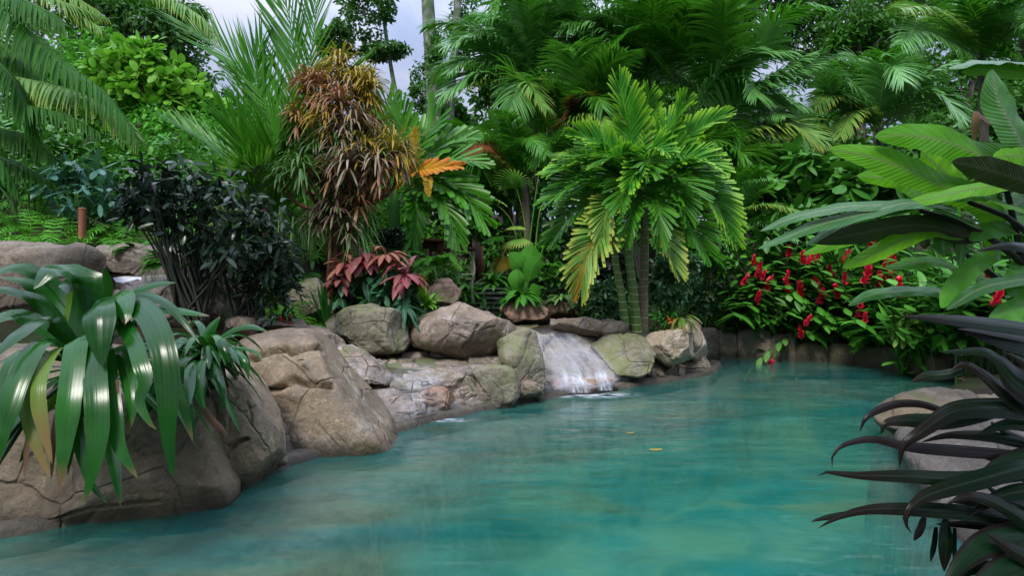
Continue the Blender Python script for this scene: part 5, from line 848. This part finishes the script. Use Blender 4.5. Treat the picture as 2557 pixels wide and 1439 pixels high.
# ---------------------------------------------------------------- small bromeliads and clumps
def clump(name, label, px, py, Y, n, ln, w, mat, elev=(15, 80), droop=(.8, 2.), kind='strap', cat='bromeliad', flower=None, wav=0., fold=.3, C=3, S=8):
    c = W(px, py, Y); t = thing(name, label, cat, c); m = M(); rosette(m, c+np.array([0, 0, .01]), n, ln, w, elev, droop, kind, fold, S, C, wav=wav); m.build('leaves', G[mat], t)
    if flower: m = M(); rosette(m, c+np.array([flower[0], -.1, flower[1]]), 16, .09, .03, (-5, 60), (.2, .9), 'lance', .3, S=6); m.build('flower', G[flower[2]], t)
    return t
clump('bromeliad', 'green bromeliad with a small red flower on the rock left of the mossy mound', 705, 810, 6.0, 46, .30, .032, 'brom2', flower=(.06, .03, 'flower'))
clump('bromeliad', 'tiny lime bromeliad under the black shrub', 675, 785, 6.2, 26, .2, .03, 'lime')
clump('lily_clump', 'grassy green lily clump in front of the mossy mound', 815, 830, 6.75, 26, .5, .04, 'brom2', (55, 88), (.1, .7), cat='lily')
clump('bromeliad', 'bright lime green bromeliad beside the crimson leaved plant', 1062, 775, 6.9, 44, .34, .036, 'lime', (25, 85), (.4, 1.4))
clump('strap_leaf_plant', 'dark strappy plant hanging over the mossy boulder right edge', 1005, 775, 6.5, 26, .32, .05, 'redg', (-20, 50), (1.5, 2.6), 'lance', cat='foliage plant')
clump('bromeliad', 'green bromeliad with an orange flower beside the ringed trunks', 1668, 810, 7.5, 52, .30, .034, 'brom2', (10, 75), (.6, 2.), flower=(.02, .04, 'orange'))
clump('bromeliad', 'yellow tipped bromeliad leaves falling over the triangular boulder', 1700, 800, 7.45, 18, .32, .05, 'brom_y', (0, 50), (1.2, 2.6))
clump('peace_lily', 'clump of glossy leaves on the pink based rock', 1300, 748, 8.4, 50, .42, .085, 'shrub', (10, 75), (.8, 2.), 'lance', cat='lily')
clump('peace_lily', 'small leafy clump right of the dark steps', 1235, 715, 8.9, 30, .34, .075, 'shrub', (20, 80), (.6, 1.8), 'lance', cat='lily')
clump('grassy_plant', 'low fine leaved clump at the foot of the variegated shrub', 1765, 812, 9.7, 60, .36, .014, 'shrub', (20, 80), (.6, 1.8), cat='grass clump')
clump('fern', 'small pale clump at the top of the dark rock', 1400, 745, 8.6, 24, .26, .05, 'gingerl', (0, 40), (1., 2.), 'lance', cat='foliage plant')
# paddle leaf plant
t = thing('paddle_leaf_plant', 'plant with three big rounded paddle leaves beside the steps', 'foliage plant', W(1310, 748, 8.5))
for p, w_ in [([(1312, 740, 8.5), (1318, 690, 8.5), (1322, 655, 8.45), (1328, 610, 8.45)], 58), ([(1308, 740, 8.5), (1312, 690, 8.5), (1300, 660, 8.4), (1272, 632, 8.35)], 50), ([(1312, 740, 8.5), (1320, 700, 8.45), (1330, 665, 8.4), (1350, 640, 8.35)], 46), ([(1305, 745, 8.4), (1295, 725, 8.35), (1290, 700, 8.3), (1292, 672, 8.3)], 42), ([(1310, 748, 8.4), (1330, 730, 8.3), (1345, 715, 8.2)], 34)]:
    m = M(); P = spline(Wp(p), 24)[None]; tt = np.linspace(0, 1, 24); wd = w_/F*8.4/2*np.where(tt < .38, .06, np.sin(np.pi*np.clip((tt-.38)/.62*.97+.03, 0, 1))**.6); T = unit(np.gradient(P, axis=1)); ribbons(m, P, np.maximum(wd, .008)[None], unit(np.cross(T, [.1, -1, .3])), [R.random()], .2, 7); m.build('leaf', G['ginger'], t)
# ---------------------------------------------------------------- ferns
def fern(label, px, py, Y, n, ln, lw=.12, mat='fern', az=None, el=(10, 60), group=None, cat='fern'):
    c = W(px, py, Y); t = thing('fern', label, cat, c, group)
    m = M(); a = R.uniform(0, 2*np.pi, n) if az is None else np.radians(R.uniform(az[0], az[1], n))
    for i in range(n):
        e = math.radians(R.uniform(*el)); d = np.array([[math.cos(a[i])*math.cos(e), math.sin(a[i])*math.cos(e), math.sin(e)]])
        P = grow(c[None], d, [ln*R.uniform(.7, 1.1)], [R.uniform(.8, 2.)], 9, 1.3)[0]; frond(m, P, nl=22, ll=lw, lw=.026, ang=(80, 55), droop=.4, vee=.05, S=4, start=.1, rach=.004, shape=.6)
    m.build('fronds', G[mat], t); return t
fern('bright green fern drooping over the far right retaining wall', 2190, 848, 8.5, 24, .62, .13)
fern('pale fern between the pink plants and the railing', 1095, 665, 8.2, 16, .5, .1)
fern('lacy fern spilling from the upper rock rim behind the black shrub', 345, 625, 6.3, 16, .28, .06)
fern('fern hanging beside the black shrub stems', 410, 660, 5.9, 12, .25, .07, az=(180, 360))
fern('shaded fern under the palm right of the ringed trunks', 1730, 640, 9.4, 22, .6, .12, 'palm')
fern('fern at the foot of the hillside right of the tan post', 2330, 862, 7.3, 14, .4, .09)
# ---------------------------------------------------------------- variegated schefflera shrubs
for lb, bx, Y, bl, n in [('variegated rounded shrub left of the ringed trunks', 1490, 8.6, [((1480, 745), (.3, .25, .26)), ((1525, 740), (.2, .2, .25))], 1700), ('dark purple tinged shrub directly behind the ringed trunks', 1545, 9.2, [((1530, 660), (.4, .3, .4)), ((1490, 690), (.3, .3, .3))], 1600), ('large variegated shrub just right of the ringed trunks', 1670, 8.9, [((1660, 720), (.34, .3, .36)), ((1690, 660), (.3, .3, .25))], 2200), ('pale cream variegated shrub right of the ringed trunks', 1770, 9.9, [((1760, 745), (.46, .35, .38)), ((1800, 765), (.29, .28, .25))], 2300), ('green shrub filling the gap behind the variegated shrubs', 1740, 9.6, [((1700, 610), (.5, .3, .3)), ((1800, 640), (.4, .3, .35))], 1500)]:
    shrub('variegated_shrub' if 'varieg' in lb else 'shrub', lb, gp(bx, Y), [(W(c[0], c[1], Y), r) for c, r in bl], n, .085, 'croton' if 'purple' in lb else ('shrubd' if 'filling' in lb else 'scheff'), .5, S=5, K=40, up=.6)
shrub('potted_shrub', 'round dark small leaved bush near the broad leaved palm trunk', gp(980, 8.6), [(W(982, 592, 8.3), (.19, .19, .13))], 800, .06, 'croton', .6, S=5, K=30)
# ---------------------------------------------------------------- red ginger plants
def ginger(label, px, Y, stems, flowers, lmat='ginger', ll=.30):
    b = gp(px, Y); t = thing('ginger_plant', label, 'ginger plant', b, 'red ginger plants along the far bank')
    m = M(); ms = M()
    for p in stems:
        P = spline(Wp(p), 20) if len(p[0]) == 3 and p[0][0] > 50 else np.array(p); tube(ms, P, [.013, .006], 6); n = 13; s = np.linspace(.3, 1, n); T = unit(np.gradient(P, axis=0)); i = (s*19).astype(int); sg = np.where(np.arange(n) % 2, 1., -1.)[:, None]
        sv = unit(np.cross(T[i], np.array([.1, -.4, 1.])+R.normal(0, .2, 3)))
        d = unit(T[i]*.75+sv*sg*.9+R.normal(0, .12, (n, 3))); Q = grow(P[i], d, 1.2*ll*np.sin(np.pi*(.2+.65*(s-.3)/.7))*R.uniform(.85, 1.1, n), R.uniform(.3, 1.3, n), 8, 1.2); tt = np.linspace(0, 1, 8)
        ribbons(m, Q, (.044*ll/.3*prof('lance', tt))[None]*np.ones((n, 1)), hside(Q), R.random(n), .25, 5)
    m.build('leaves', G[lmat], t); ms.build('stems', G['stem'], t)
    for fx, fy, an, sz in flowers:
        mf = M(); c = W(fx, fy, Y-.75); ax = np.array([math.sin(an), -.1, math.cos(an)]); n = 46; s = R.uniform(0, 1, n); a = R.uniform(0, 6.28, n); e1 = unit(np.cross(ax, [0, 1., 0])); e2 = np.cross(ax, e1)
        rad = (np.cos(a)[:, None]*e1+np.sin(a)[:, None]*e2); bs = c+ax*(s[:, None]-.5)*.21*sz; d = unit(rad*(1.-.5*s[:, None])+ax*.9); Q = grow(bs, d, .070*sz*(1-.4*s)*R.uniform(.8, 1.2, n), .2+0*s, 5); ribbons(mf, Q, (.021*sz*prof('oval', np.linspace(0, 1, 5)))[None]*np.ones((n, 1)), hside(Q), R.random(n), .5, 3)
        mf.build('flower', G['flower'], t)
def gst(x0, y0, x1, y1, Y, n, spread=70, up=40):
    out = []
    for _ in range(n):
        bx = R.uniform(x0, x1); tx = bx+R.uniform(-spread, spread); ty = R.uniform(y0, y1); dy = R.uniform(-.85, .1); b = gp(bx, Y)
        h = W(tx, ty, Y+dy); md = (b+h)/2+np.array([(b[0]-h[0])*.3, -dy*.3, .15]); out.append(spline([b, md, h+np.array([0, 0, .02])], 20))
    return out
fl = [(1895, 675), (1882, 652), (1970, 630), (1965, 690), (1966, 716), (1998, 725), (2040, 705), (2050, 742), (2005, 645), (2022, 648), (2040, 645), (2108, 642), (2110, 697), (2178, 605), (2170, 668), (2163, 690), (2195, 700), (2222, 690), (2232, 650), (1893, 745), (2000, 832), (2015, 803), (2145, 780), (2160, 795), (2150, 757), (1925, 905), (2215, 655), (2270, 578), (2465, 678), (2490, 745), (2300, 890), (1905, 690)]
fl += [(1918, 710), (2075, 680), (2090, 730), (2245, 720), (1860, 700)]
F_ = lambda a, b, k=1.: [(x, y, R.uniform(-.6, .6), R.uniform(.7, 1.1)*k) for x, y in fl if a <= x < b and y < 880]
for a, b, Y, lb, n in [(1840, 1930, 9.75, 'ginger plant with red spikes nearest the pale corner rock', 24), (1930, 2000, 9.65, 'ginger plant with red spikes and pale lower leaves over the water', 24), (2000, 2080, 9.4, 'ginger plant with the slanting pair of red spikes in the middle of the bank', 24), (2080, 2150, 9.15, 'ginger plant behind the bright fern with a red tuft low down', 24), (2150, 2240, 8.7, 'ginger plant with the thickest cluster of red spikes', 24), (2240, 2380, 7.9, 'ginger plant half hidden under the long grey green banana leaves', 20), (2380, 2560, 6.9, 'dark ginger plant at the far right behind the black leaves', 22)]:
    ginger(lb, (a+b)/2, Y, gst(a, 590, b, 830, Y, n), F_(a, b), 'ginger', .36)
ginger('pale leaved ginger stems arching over the far bank', 1960, 9.3, gst(1880, 680, 2200, 800, 9.4, 16, 90), [], 'gingerl', .30)
hg = thing('ginger_plant', 'ginger stem with fresh leaves and a red bud dipping into the water', 'ginger stem', W(2030, 860, 9.7))
P = spline(Wp([(2030, 845, 9.7), (1995, 828, 9.4), (1940, 860, 9.0), (1880, 910, 8.75)]), 20); m = M(); tube(m, P, [.01, .005], 6); m.build('stems', G['stem'], hg)
m = M(); i = np.linspace(4, 19, 13).astype(int); T = unit(np.gradient(P, axis=0)); sg = np.where(np.arange(13) % 2, 1., -1.)[:, None]; d = unit(T[i]*.7+sg*np.array([.25, -.2, .45])+np.array([0, 0, -.25])); Q = grow(P[i], d, .30*np.ones(13), .6*np.ones(13), 8); ribbons(m, Q, (.04*prof('lance', np.linspace(0, 1, 8)))[None]*np.ones((13, 1)), hside(Q), R.random(13), .25, 5); m.build('leaves', G['gingerl'], hg)
mf = M(); c = W(1922, 900, 8.8); rosette(mf, c, 26, .07, .03, (-80, 30), (.2, .8), 'oval', .4, S=5); mf.build('flower', G['flower'], hg)
# ---------------------------------------------------------------- broad philodendron plants behind
def leafy(label, px, py, Y, rad, n, ls, mat, lw=.6, name='philodendron', cat='foliage plant', K=30, group=None): return shrub(name, label, gp(px, Y), [(W(px, py, Y), rad)], n, ls, mat, lw, S=6, K=K, up=.7, cat=cat, group=group)
leafy('large leaved climber below the right hand palms', 1990, 450, 10.5, (1.0, .5, .5), 420, .34, 'shrubd')
leafy('large leaved plant behind the long grey green leaves', 2170, 470, 10, (.8, .5, .4), 320, .34, 'shrubd')
leafy('dense dark plant behind the ginger flowers', 2030, 600, 9.6, (1.3, .5, .45), 900, .24, 'shrubd', .4)
leafy('dark glossy plant filling the right bank', 2350, 640, 8.2, (1.2, .5, .8), 900, .26, 'ginger', .35)
leafy('dark plant low on the right bank', 2440, 780, 7.0, (.9, .4, .3), 500, .2, 'ginger', .35)
leafy('yellow veined croton on the right bank beside the bright fern', 2340, 805, 7.4, (.55, .3, .18), 260, .16, 'palmyg', .35, 'croton_plant')
leafy('leafy plants in front of the railing', 1130, 715, 8.5, (.34, .25, .14), 380, .14, 'shrub', .42)
leafy('pale leaved plant by the grey twisted vine', 1120, 708, 8.2, (.18, .2, .13), 110, .15, 'gingerl', .4)
leafy('mid green thicket behind the railing', 1100, 540, 12, (1.2, .5, .6), 1500, .16, 'shrub', .45)
leafy('dark thicket above the steps', 1250, 560, 12.2, (1.2, .5, .8), 1600, .16, 'shrubd', .45)
leafy('green thicket seen through the dracaena trunks', 820, 560, 9.2, (1.2, .5, .5), 1700, .12, 'treel', .4)
leafy('green thicket behind the golden frond palm', 980, 480, 12, (1.3, .5, .5), 1500, .16, 'shrub', .45)
leafy('dark thicket behind the lime tipped palm', 1500, 520, 11, (1.6, .4, 1.), 2200, .17, 'shrubd', .45)
leafy('dark thicket right of the lime tipped palm', 1800, 430, 12.5, (1.6, .5, 1.1), 2200, .18, 'shrubd', .45)
leafy('dark thicket under the far right palms', 2250, 440, 12, (1.8, .5, .7), 1800, .18, 'shrubd', .45)
leafy('shaded low plants at the back of the steps', 1340, 650, 10.8, (.9, .4, .4), 900, .16, 'shrubd', .4)
leafy('bluish split leaf plant high on the left hillside', 190, 450, 7.6, (.4, .3, .3), 150, .26, 'teal', .3)
leafy('bluish drooping plant above the left fence post', 230, 500, 7.3, (.35, .3, .2), 130, .22, 'teal', .25)
leafy('green leafy plant above the black shrub', 330, 440, 8.4, (.5, .3, .35), 520, .13, 'shrub', .5)
leafy('mixed green plants behind the black shrub', 560, 450, 8.6, (.9, .4, .5), 1100, .12, 'shrub', .45)
leafy('lime green low plants behind the feather palm base', 620, 560, 7.9, (.9, .3, .3), 1100, .09, 'treel', .4)
leafy('dark leafy plants under the arching fronds at the left', 60, 400, 7.8, (.8, .4, .5), 900, .13, 'shrubd', .5)
leafy('yellowish plants in the middle of the left slope', 500, 380, 11, (1.0, .5, .5), 1400, .12, 'fern', .4)
# left hillside fern carpet (uncountable)
m = M(); N_ = 1050
x = R.uniform(-7.5, -1.7, N_); y = 6.7+4.8*R.uniform(0, 1, N_)**1.5
for xx, yy in zip(x, y):
    b = np.array([xx, yy, gz(xx, yy)]); 
    a = R.uniform(0, 6.28); e = R.uniform(.3, 1.2); d = np.array([[math.cos(a)*math.cos(e), math.sin(a)*math.cos(e)-.3, math.sin(e)]])
    frond(m, grow(b[None], unit(d), [R.uniform(.3, .6)], [R.uniform(.8, 2.4)], 6, 1.2)[0], nl=11, ll=.13, lw=.028, ang=(75, 50), droop=.5, S=3, rach=.004, C=2)
tag(m.build('ferns', G['fern']), 'carpet of bright small ferns over the left hillside', 'ferns', kind='stuff')
m = M(); N_ = 15000; x = R.uniform(-9, 9, N_); y = R.uniform(8.8, 15, N_); sd_g, _ = sdist(x, y); k = sd_g > .5; x, y = x[k], y[k]; z = ground_z(x, y); d = unit(R.normal(size=(len(x), 3))*np.array([1, 1, .4])+np.array([0, 0, .8])); Q = grow(np.stack([x, y, z], -1), d, R.uniform(.12, .42, len(x)), R.uniform(.3, 2, len(x)), 4); ribbons(m, Q, (.028*prof('lance', np.linspace(0, 1, 4)))[None]*np.ones((len(x), 1)), hside(Q), R.random(len(x)), .2, 2)
tag(m.build('undergrowth', G['shrubd']), 'low mixed green undergrowth covering the soil behind the rocks', 'undergrowth', kind='stuff')
# leaf litter
for k, (px, py, Y) in enumerate([(1010, 905, 5.95), (760, 905, 4.35), (1440, 842, 7.35), (1690, 915, 7.2), (1215, 905, 6.15)]):
    m = M(); c = W(px, py, Y)+np.array([0, -.06, .03]); Q = grow(c[None], unit(np.array([[math.cos(k*2.), math.sin(k*2.), -.1]])), [.085], [.25], 8); ribbons(m, Q, (.02*prof('oval', np.linspace(0, 1, 8)))[None], hside(Q), [.5], .3, 5)
    tag(m.build('fallen_leaf', G['dead']), ['small brown leaf on the wet layered flagstones', 'small brown leaf on the huge cracked boulder', 'small brown leaf at the top right of the waterfall slope', 'small brown leaf among the low corner rocks', 'small brown leaf beside the split rock'][k], 'leaf')
m = M(); N_ = 900; x = R.uniform(1, 7, N_); y = R.uniform(6.5, 9.8, N_); sd_g, _ = sdist(x, y); k = sd_g > .2; x, y = x[k], y[k]; z = ground_z(x, y)+.02; d = unit(R.normal(size=(len(x), 3))*np.array([1, 1, .1])); Q = grow(np.stack([x, y, z], -1), d, R.uniform(.05, .12, len(x)), .1+0*x, 3); ribbons(m, Q, (.016*np.array([.3, 1, .1]))[None]*np.ones((len(x), 1)), hside(Q), R.random(len(x)), .2, 2)
tag(m.build('leaf_litter', G['dead']), 'brown fallen leaves on the soil beside the ringed palm', 'leaf litter', kind='stuff')
for px, py, Y, lb, w_ in [(1620, 1127, CAMZ*F/427, 'yellow leaf floating in the middle of the pool', .05), (1563, 1085, CAMZ*F/385, 'small yellow leaf sunk beyond the larger floating leaf', .035), (1090, 862, 6.45, 'orange leaf lying on the flat green slab', .04)]:
    m = M(); c = W(px, py, Y)+np.array([0, 0, .012 if py > 1000 else .05]); Q = grow(c[None], np.array([[1, .2, 0.05]]), [.1*w_/.05], [.1], 8); ribbons(m, Q, (w_/2*prof('oval', np.linspace(0, 1, 8)))[None], hside(Q), [.5], .25, 5); tag(m.build('fallen_leaf', G['yellow' if py > 1000 else 'dead']), lb, 'leaf')
# ---------------------------------------------------------------- trees
def tree(label, base, trunk, rad_t, crowns, mat, n, ls, bark='bark', group='rainforest trees behind the garden', name='forest_tree', K=34, S=3, lw=.45, extra=()):
    t = thing(name, label, 'tree', base, group); m = M(); stem(m, trunk, rad_t, 24, 12, lump=.12)
    m2 = M()
    for c, r in crowns:
        cc = crown(m2, c, r, n//len(crowns), ls, K, S=S, lw=lw)
        tk = spline(trunk, 24)[6:]; b = tk[np.argmin(np.linalg.norm(tk-(np.array(c)-np.array([0, 0, r[2]*.5])), axis=1))]
        for q in cc[::6]: stem(m, [np.array(b)*.9+np.array(c)*.1, (np.array(b)+q)/2+R.normal(0, .15, 3), q], [min(.04, rad_t[-1]*.5), min(.025, rad_t[-1]*.3), .01], 8, 5)
    m.build('trunk', G[bark], t)
    if crowns: m2.build('crown', G[mat], t)
    return t
Wv = lambda x, y, Y: W(x, y, Y)
tree('pale straight trunk rising against the sky, hung with creeper', gp(1085, 17), [gp(1085, 17), W(1083, 250, 17), W(1068, 0, 17), W(1060, -250, 17)], [.26, .2, .17, .14], [(W(1090, 190, 17), (.28, .3, 1.4)), (W(1050, 220, 17.5), (.35, .4, .7)), (W(1090, 140, 17), (.22, .3, .6))], 'tree', 3300, .11)
tree('thinner dark trunk just right of the creeper hung trunk', gp(1125, 18), [gp(1125, 18), W(1125, 250, 18), W(1140, 60, 18), W(1150, -200, 18)], [.16, .13, .11, .09], [(W(1165, 90, 18.5), (.5, .5, 1.2))], 'tree', 2600, .12)
tree('slender bare leaning trunk in the gap of sky', gp(1000, 20), [gp(1005, 20), W(995, 270, 20), W(972, 140, 20), W(950, -30, 20), W(940, -200, 20)], [.09, .06, .055, .05], [(W(925, 30, 20), (.9, .8, .8)), (W(960, 125, 20), (.8, .6, .2)), (W(930, -60, 20), (1.0, .8, .8))], 'treed', 4600, .17)
tree('dark leafy bough hanging into the sky left of the slender trunk', gp(850, 21), [gp(850, 21), W(852, 200, 21), W(850, 90, 21)], [.1, .07, .05], [(W(845, 95, 21), (.55, .5, .65)), (W(815, 110, 21), (.3, .3, .5))], 'treed', 2600, .16)
tree('tall dark round tree at the upper left', gp(330, 22), [gp(330, 22), W(335, 120, 22)], [.3, .2], [(W(320, 70, 22), (1.9, 1.2, 1.3)), (W(250, 20, 22), (1.6, 1.2, 1.4)), (W(430, 90, 23), (1.2, 1, 1.5))], 'treed', 8500, .22)
tree('greyish tree at the left edge of the open sky', gp(465, 24), [gp(465, 24), W(465, 180, 24)], [.25, .15], [(W(460, 60, 24), (1.0, 1, 1.5)), (W(455, 210, 24), (1.0, 1, 1.1)), (W(400, 160, 24), (1., 1, 1.2))], 'tree', 6000, .18)
tree('small rounded tree low in the gap of sky', gp(545, 26), [gp(545, 26), W(545, 280, 26)], [.2, .12], [(W(545, 265, 26), (.75, .7, .9)), (W(580, 310, 26), (.9, .7, .8))], 'tree', 3600, .17)
tree('light green large leaved tree on the left slope', gp(370, 13), [gp(370, 13), W(372, 330, 13), W(365, 230, 13)], [.1, .07, .05], [(W(340, 170, 13), (.85, .6, .55)), (W(400, 220, 13), (.9, .6, .5)), (W(290, 220, 13.2), (.7, .5, .5)), (W(460, 260, 13), (.7, .5, .35))], 'treel', 3400, .24, K=40, S=6, lw=.62)
tree('yellow green tree behind the light green tree', gp(240, 15), [gp(240, 15), W(240, 200, 15)], [.12, .08], [(W(240, 150, 15), (1.0, .8, .7)), (W(180, 220, 14), (.8, .6, .6))], 'fern', 3000, .16)
rt = [(1270, 150, 19, 'leafy tree right behind the thin dark trunk', 'tree', (1.2, 1, 1.6)), (1400, 120, 20, 'dark tree behind the first tall feather palm', 'treed', (2.2, 1, 2.2)), (1600, 150, 21, 'dark tree behind the lime tipped palm crown', 'treed', (2.4, 1, 2.4)), (1780, 330, 18, 'dark tree low behind the arching fronds', 'treed', (1.8, 1, 1.8)), (1880, 60, 22, 'sparse dark tree with sky glinting through', 'treed', (1.9, 1, 1.6)), (2050, 80, 22, 'sparse dark tree with a visible trunk near the top right', 'treed', (2., 1, 1.7)), (2160, 130, 18, 'grey green tree above the wide feather palm', 'tree', (1.5, 1, 1.4)), (2280, 60, 21, 'dark tree between the two right hand palms', 'treed', (2., 1, 1.8)),
      (2400, 260, 17, 'grey green tree behind the vertical banana leaf', 'tree', (1.7, 1, 1.6)), (2540, 120, 18, 'dark tree at the far upper right', 'treed', (1.8, 1, 2.2)), (2050, 330, 20, 'sparse tree around the bright sky gap right of centre', 'treed', (1.2, 1, 1.)), (2350, 420, 15, 'shaded tree behind the lime banana leaves', 'treed', (1.8, .8, 1.)), (1300, 380, 18, 'shaded tree behind the short feather palm', 'treed', (2., 1, 1.6)), (1120, 340, 19, 'leafy tree under the creeper hung trunk', 'tree', (.7, .8, 1.2)), (1720, 40, 23, 'dark canopy tree between the tall palms', 'treed', (2., 1, 1.6)), (1480, 330, 17, 'dark tree deep behind the rust coloured frond', 'treed', (1.8, 1, 1.6)), (1960, 470, 16, 'dark low tree behind the large leaved climber', 'treed', (2., .8, 1.2))]
for x, y, Y, lb, mt, r in rt:
    tree(lb, gp(x, Y), [gp(x, Y), W(x+R.uniform(-15, 15), y+60, Y), W(x+R.uniform(-30, 30), y-60, Y)], [.16, .12, .08], [(W(x, y, Y), r)], mt, 5200 if 'sparse' not in lb else 4200, .2, 'barkd', K=44 if 'sparse' not in lb else 36)
for x, Y, r, lb in [(1838, 20, .22, 'dark straight trunk at the top behind the arching fronds'), (2128, 19, .16, 'slim dark trunk above the grey green tree'), (2190, 21, .18, 'dim trunk between sparse canopies near the top right')]:
    tree(lb, gp(x, Y), [gp(x, Y), W(x+4, 200, Y), W(x, -60, Y), W(x-20, -400, Y)], [r, r*.8, r*.7, r*.5], [(W(x-20, -330, Y), (2.4, 1.5, 1.6))], 'treed', 1500, .25, 'barkd')
# distant forest mass, plus added canopy out of view
m = M()
for x, y, Y, r in [(1350, 330, 30, (6, 2, 3.5)), (1750, 380, 30, (5, 2, 4)), (1600, 120, 32, (6, 2, 5)), (2050, 470, 30, (5, 2, 2.6)), (2350, 430, 28, (5, 2, 3.6)), (2500, 200, 30, (5, 2, 5)), (1150, 420, 30, (3, 2, 2.2)), (250, 250, 32, (6, 2, 3.5)), (600, 420, 30, (6, 2, 1.8)), (-200, 150, 30, (6, 2, 6)), (900, 440, 30, (4, 2, 1.8)), (2850, 200, 30, (5, 2, 6)), (100, 60, 34, (5, 2, 5)), (3200, 300, 26, (6, 3, 7)), (-600, 300, 26, (6, 3, 7))]: crown(m, W(x, y, Y), r, 3600, .38, 60, S=3, spread=.35)
for c, r, nn in [((-3.3, .2, 5.6), (2., 2., .8), 260), ((1.9, -1.2, 5.2), (1.8, 1.6, .7), 1800), ((0, -5, 6), (4, 2.5, 2), 2400), ((-7, -4, 5), (3, 3, 2.5), 2400), ((7, -4, 5), (3, 3, 2.5), 2400), ((5., 1., 5.), (1.8, 2, 1.2), 2000)]: crown(m, c, r, nn, .32, 34, S=3, spread=.3)  # unseen crowns added above and behind the camera to shade the foreground
tag(m.build('forest', G['treed']), 'continuous dark rainforest around the garden, plus unseen crowns added to shade the foreground', 'forest', kind='stuff')
# ---------------------------------------------------------------- posts, railing, vine
for x, y0, y1, Y, lb, w_ in [(205, 523, 640, 7.0, 'red brown post with rope on the left behind the rock wall', .075), (387, 550, 640, 7.6, 'red brown post half hidden by the black shrub', .07), (660, 520, 760, 7.0, 'red brown post behind the lower black shrub', .075)]:
    t = thing('fence_post', lb, 'fence post', W(x, y1, Y)); h = (y1-y0)/F*Y; m = M(); P = np.array([W(x, y1, Y)+np.array([0, 0, h*s]) for s in np.linspace(0, 1, 8)]); P = np.concatenate([P, P[-1:]+np.array([0, 0, .004])]); tube(m, P, [w_/2]*8+[w_/2], 14); m.build('post', G['wood'], t)
    m = M(); tube(m, np.array([P[-1], P[-1]+np.array([0, 0, .012]), P[-1]+np.array([0, 0, .014])]), [w_/2+.003, w_/2, .001], 14); m.build('cap', G['wood'], t)
for a, b, lb in [((205, 535, 7.0), (387, 560, 7.6), 'sagging tan rope between the two left posts'), ((205, 612, 7.0), (387, 606, 7.6), 'lower tan rope between the two left posts'), ((387, 560, 7.6), (660, 545, 7.0), 'tan rope running on behind the black shrub')]:
    A, B = W(*a), W(*b); s = np.linspace(0, 1, 24)[:, None]; m = M(); tube(m, A*(1-s)+B*s-np.array([0, 0, .10])*4*s*(1-s), [.007], 6); tag(m.build('rope', G['rope']), lb, 'rope', 'ropes between the left posts')
rl = thing('wooden_railing', 'red brown timber railing beside the top of the steps', 'railing', W(1150, 700, 9.9))
def beam(p, q, s, mat='wood', nm='rail'):
    p, q = np.array(p), np.array(q); m = M(); L = np.linalg.norm(q-p); T = (q-p)/L; A = unit(np.cross(T, [0, 1., 0]) if abs(T[1]) < .9 else np.array([1., 0, 0])); B = np.cross(T, A); V = np.array([[p+(q-p)*a+A*b*s[0]/2+B*c*s[1]/2 for c in (-1, 1)] for a in (0, 1) for b in (-1, 1)]).reshape(-1, 3)
    m.add(V, [[0, 1, 3, 2], [4, 6, 7, 5], [0, 4, 5, 1], [2, 3, 7, 6], [0, 2, 6, 4], [1, 5, 7, 3]]); m.build(nm, G[mat], rl, False)
beam(W(1040, 599, 9.7), W(1108, 601, 9.7), (.045, .16), 'wood', 'handrail'); beam(W(1040, 612, 9.73), W(1108, 613, 9.73), (.11, .05), 'woodd', 'rail'); beam(W(1072, 623, 9.9), W(1200, 622, 9.9), (.06, .06), 'woodd', 'rail')
beam(W(1100, 603, 9.7), W(1100, 645, 9.7), (.065, .065), 'wood', 'post'); beam(W(1075, 620, 9.9), W(1075, 650, 9.9), (.05, .05), 'wood', 'post'); beam(W(1203, 615, 9.6), W(1203, 705, 9.6), (.05, .07), 'wood', 'post'); beam(W(1193, 605, 9.75), W(1193, 700, 9.75), (.08, .07), 'woodd', 'post')
tv = thing('twisted_vine', 'grey gnarled vine looping up like two arches left of the steps', 'vine', W(1180, 755, 8.3))
m = M(); stem(m, Wp([(1180, 755, 8.3), (1179, 710, 8.3), (1184, 670, 8.3), (1176, 640, 8.3), (1165, 629, 8.3), (1152, 640, 8.3)]), [.02, .018, .012], 30, 7, lump=.3); stem(m, Wp([(1153, 645, 8.3), (1146, 630, 8.3), (1136, 623, 8.3), (1126, 635, 8.3), (1122, 655, 8.3)]), [.014, .01], 20, 7, lump=.3); m.build('vine_stem', G['bark'], tv)
# more planting over the left slope and the back of the garden
for k, (lb, px, py, Y, r, n, ls, mt) in enumerate([('bright green bank of small leaves under the light green tree', 420, 340, 12, (1.4, .5, .5), 1700, .14, 'fern'), ('green bushes along the top of the left slope', 200, 320, 12.5, (2., .6, .7), 2200, .15, 'shrub'), ('bushes on the left slope below the yellow green tree', 80, 300, 11.5, (1.2, .5, .6), 1400, .15, 'shrubd'),
    ('leafy bush at the edge of the slope left of the feather palm', 540, 400, 11.5, (1., .5, .5), 1300, .13, 'shrub'), ('mixed bushes at the middle of the left slope', 300, 400, 10, (1.4, .5, .4), 1700, .12, 'shrub'), ('dark bushes at the far left of the slope', 20, 460, 8.8, (.8, .5, .4), 900, .12, 'shrubd'),
    ('bushes behind the twin trunks of the dracaena', 760, 480, 11, (1.2, .5, .6), 1500, .13, 'shrub'), ('bushes in front of the slender bare trunk', 900, 330, 14, (1.2, .5, .5), 1300, .15, 'shrub'), ('sparse bush closing the bright gap right of centre', 2030, 330, 15, (1.1, .5, .9), 700, .16, 'shrubd'), ('dark bush low behind the wide feather palm', 2130, 410, 14, (1.3, .5, .6), 1000, .16, 'shrubd')]):
    leafy(lb, px, py, Y, r, n, ls, mt, .45, 'bush', 'bush', 40, 'bushes filling the slope and the back of the garden')
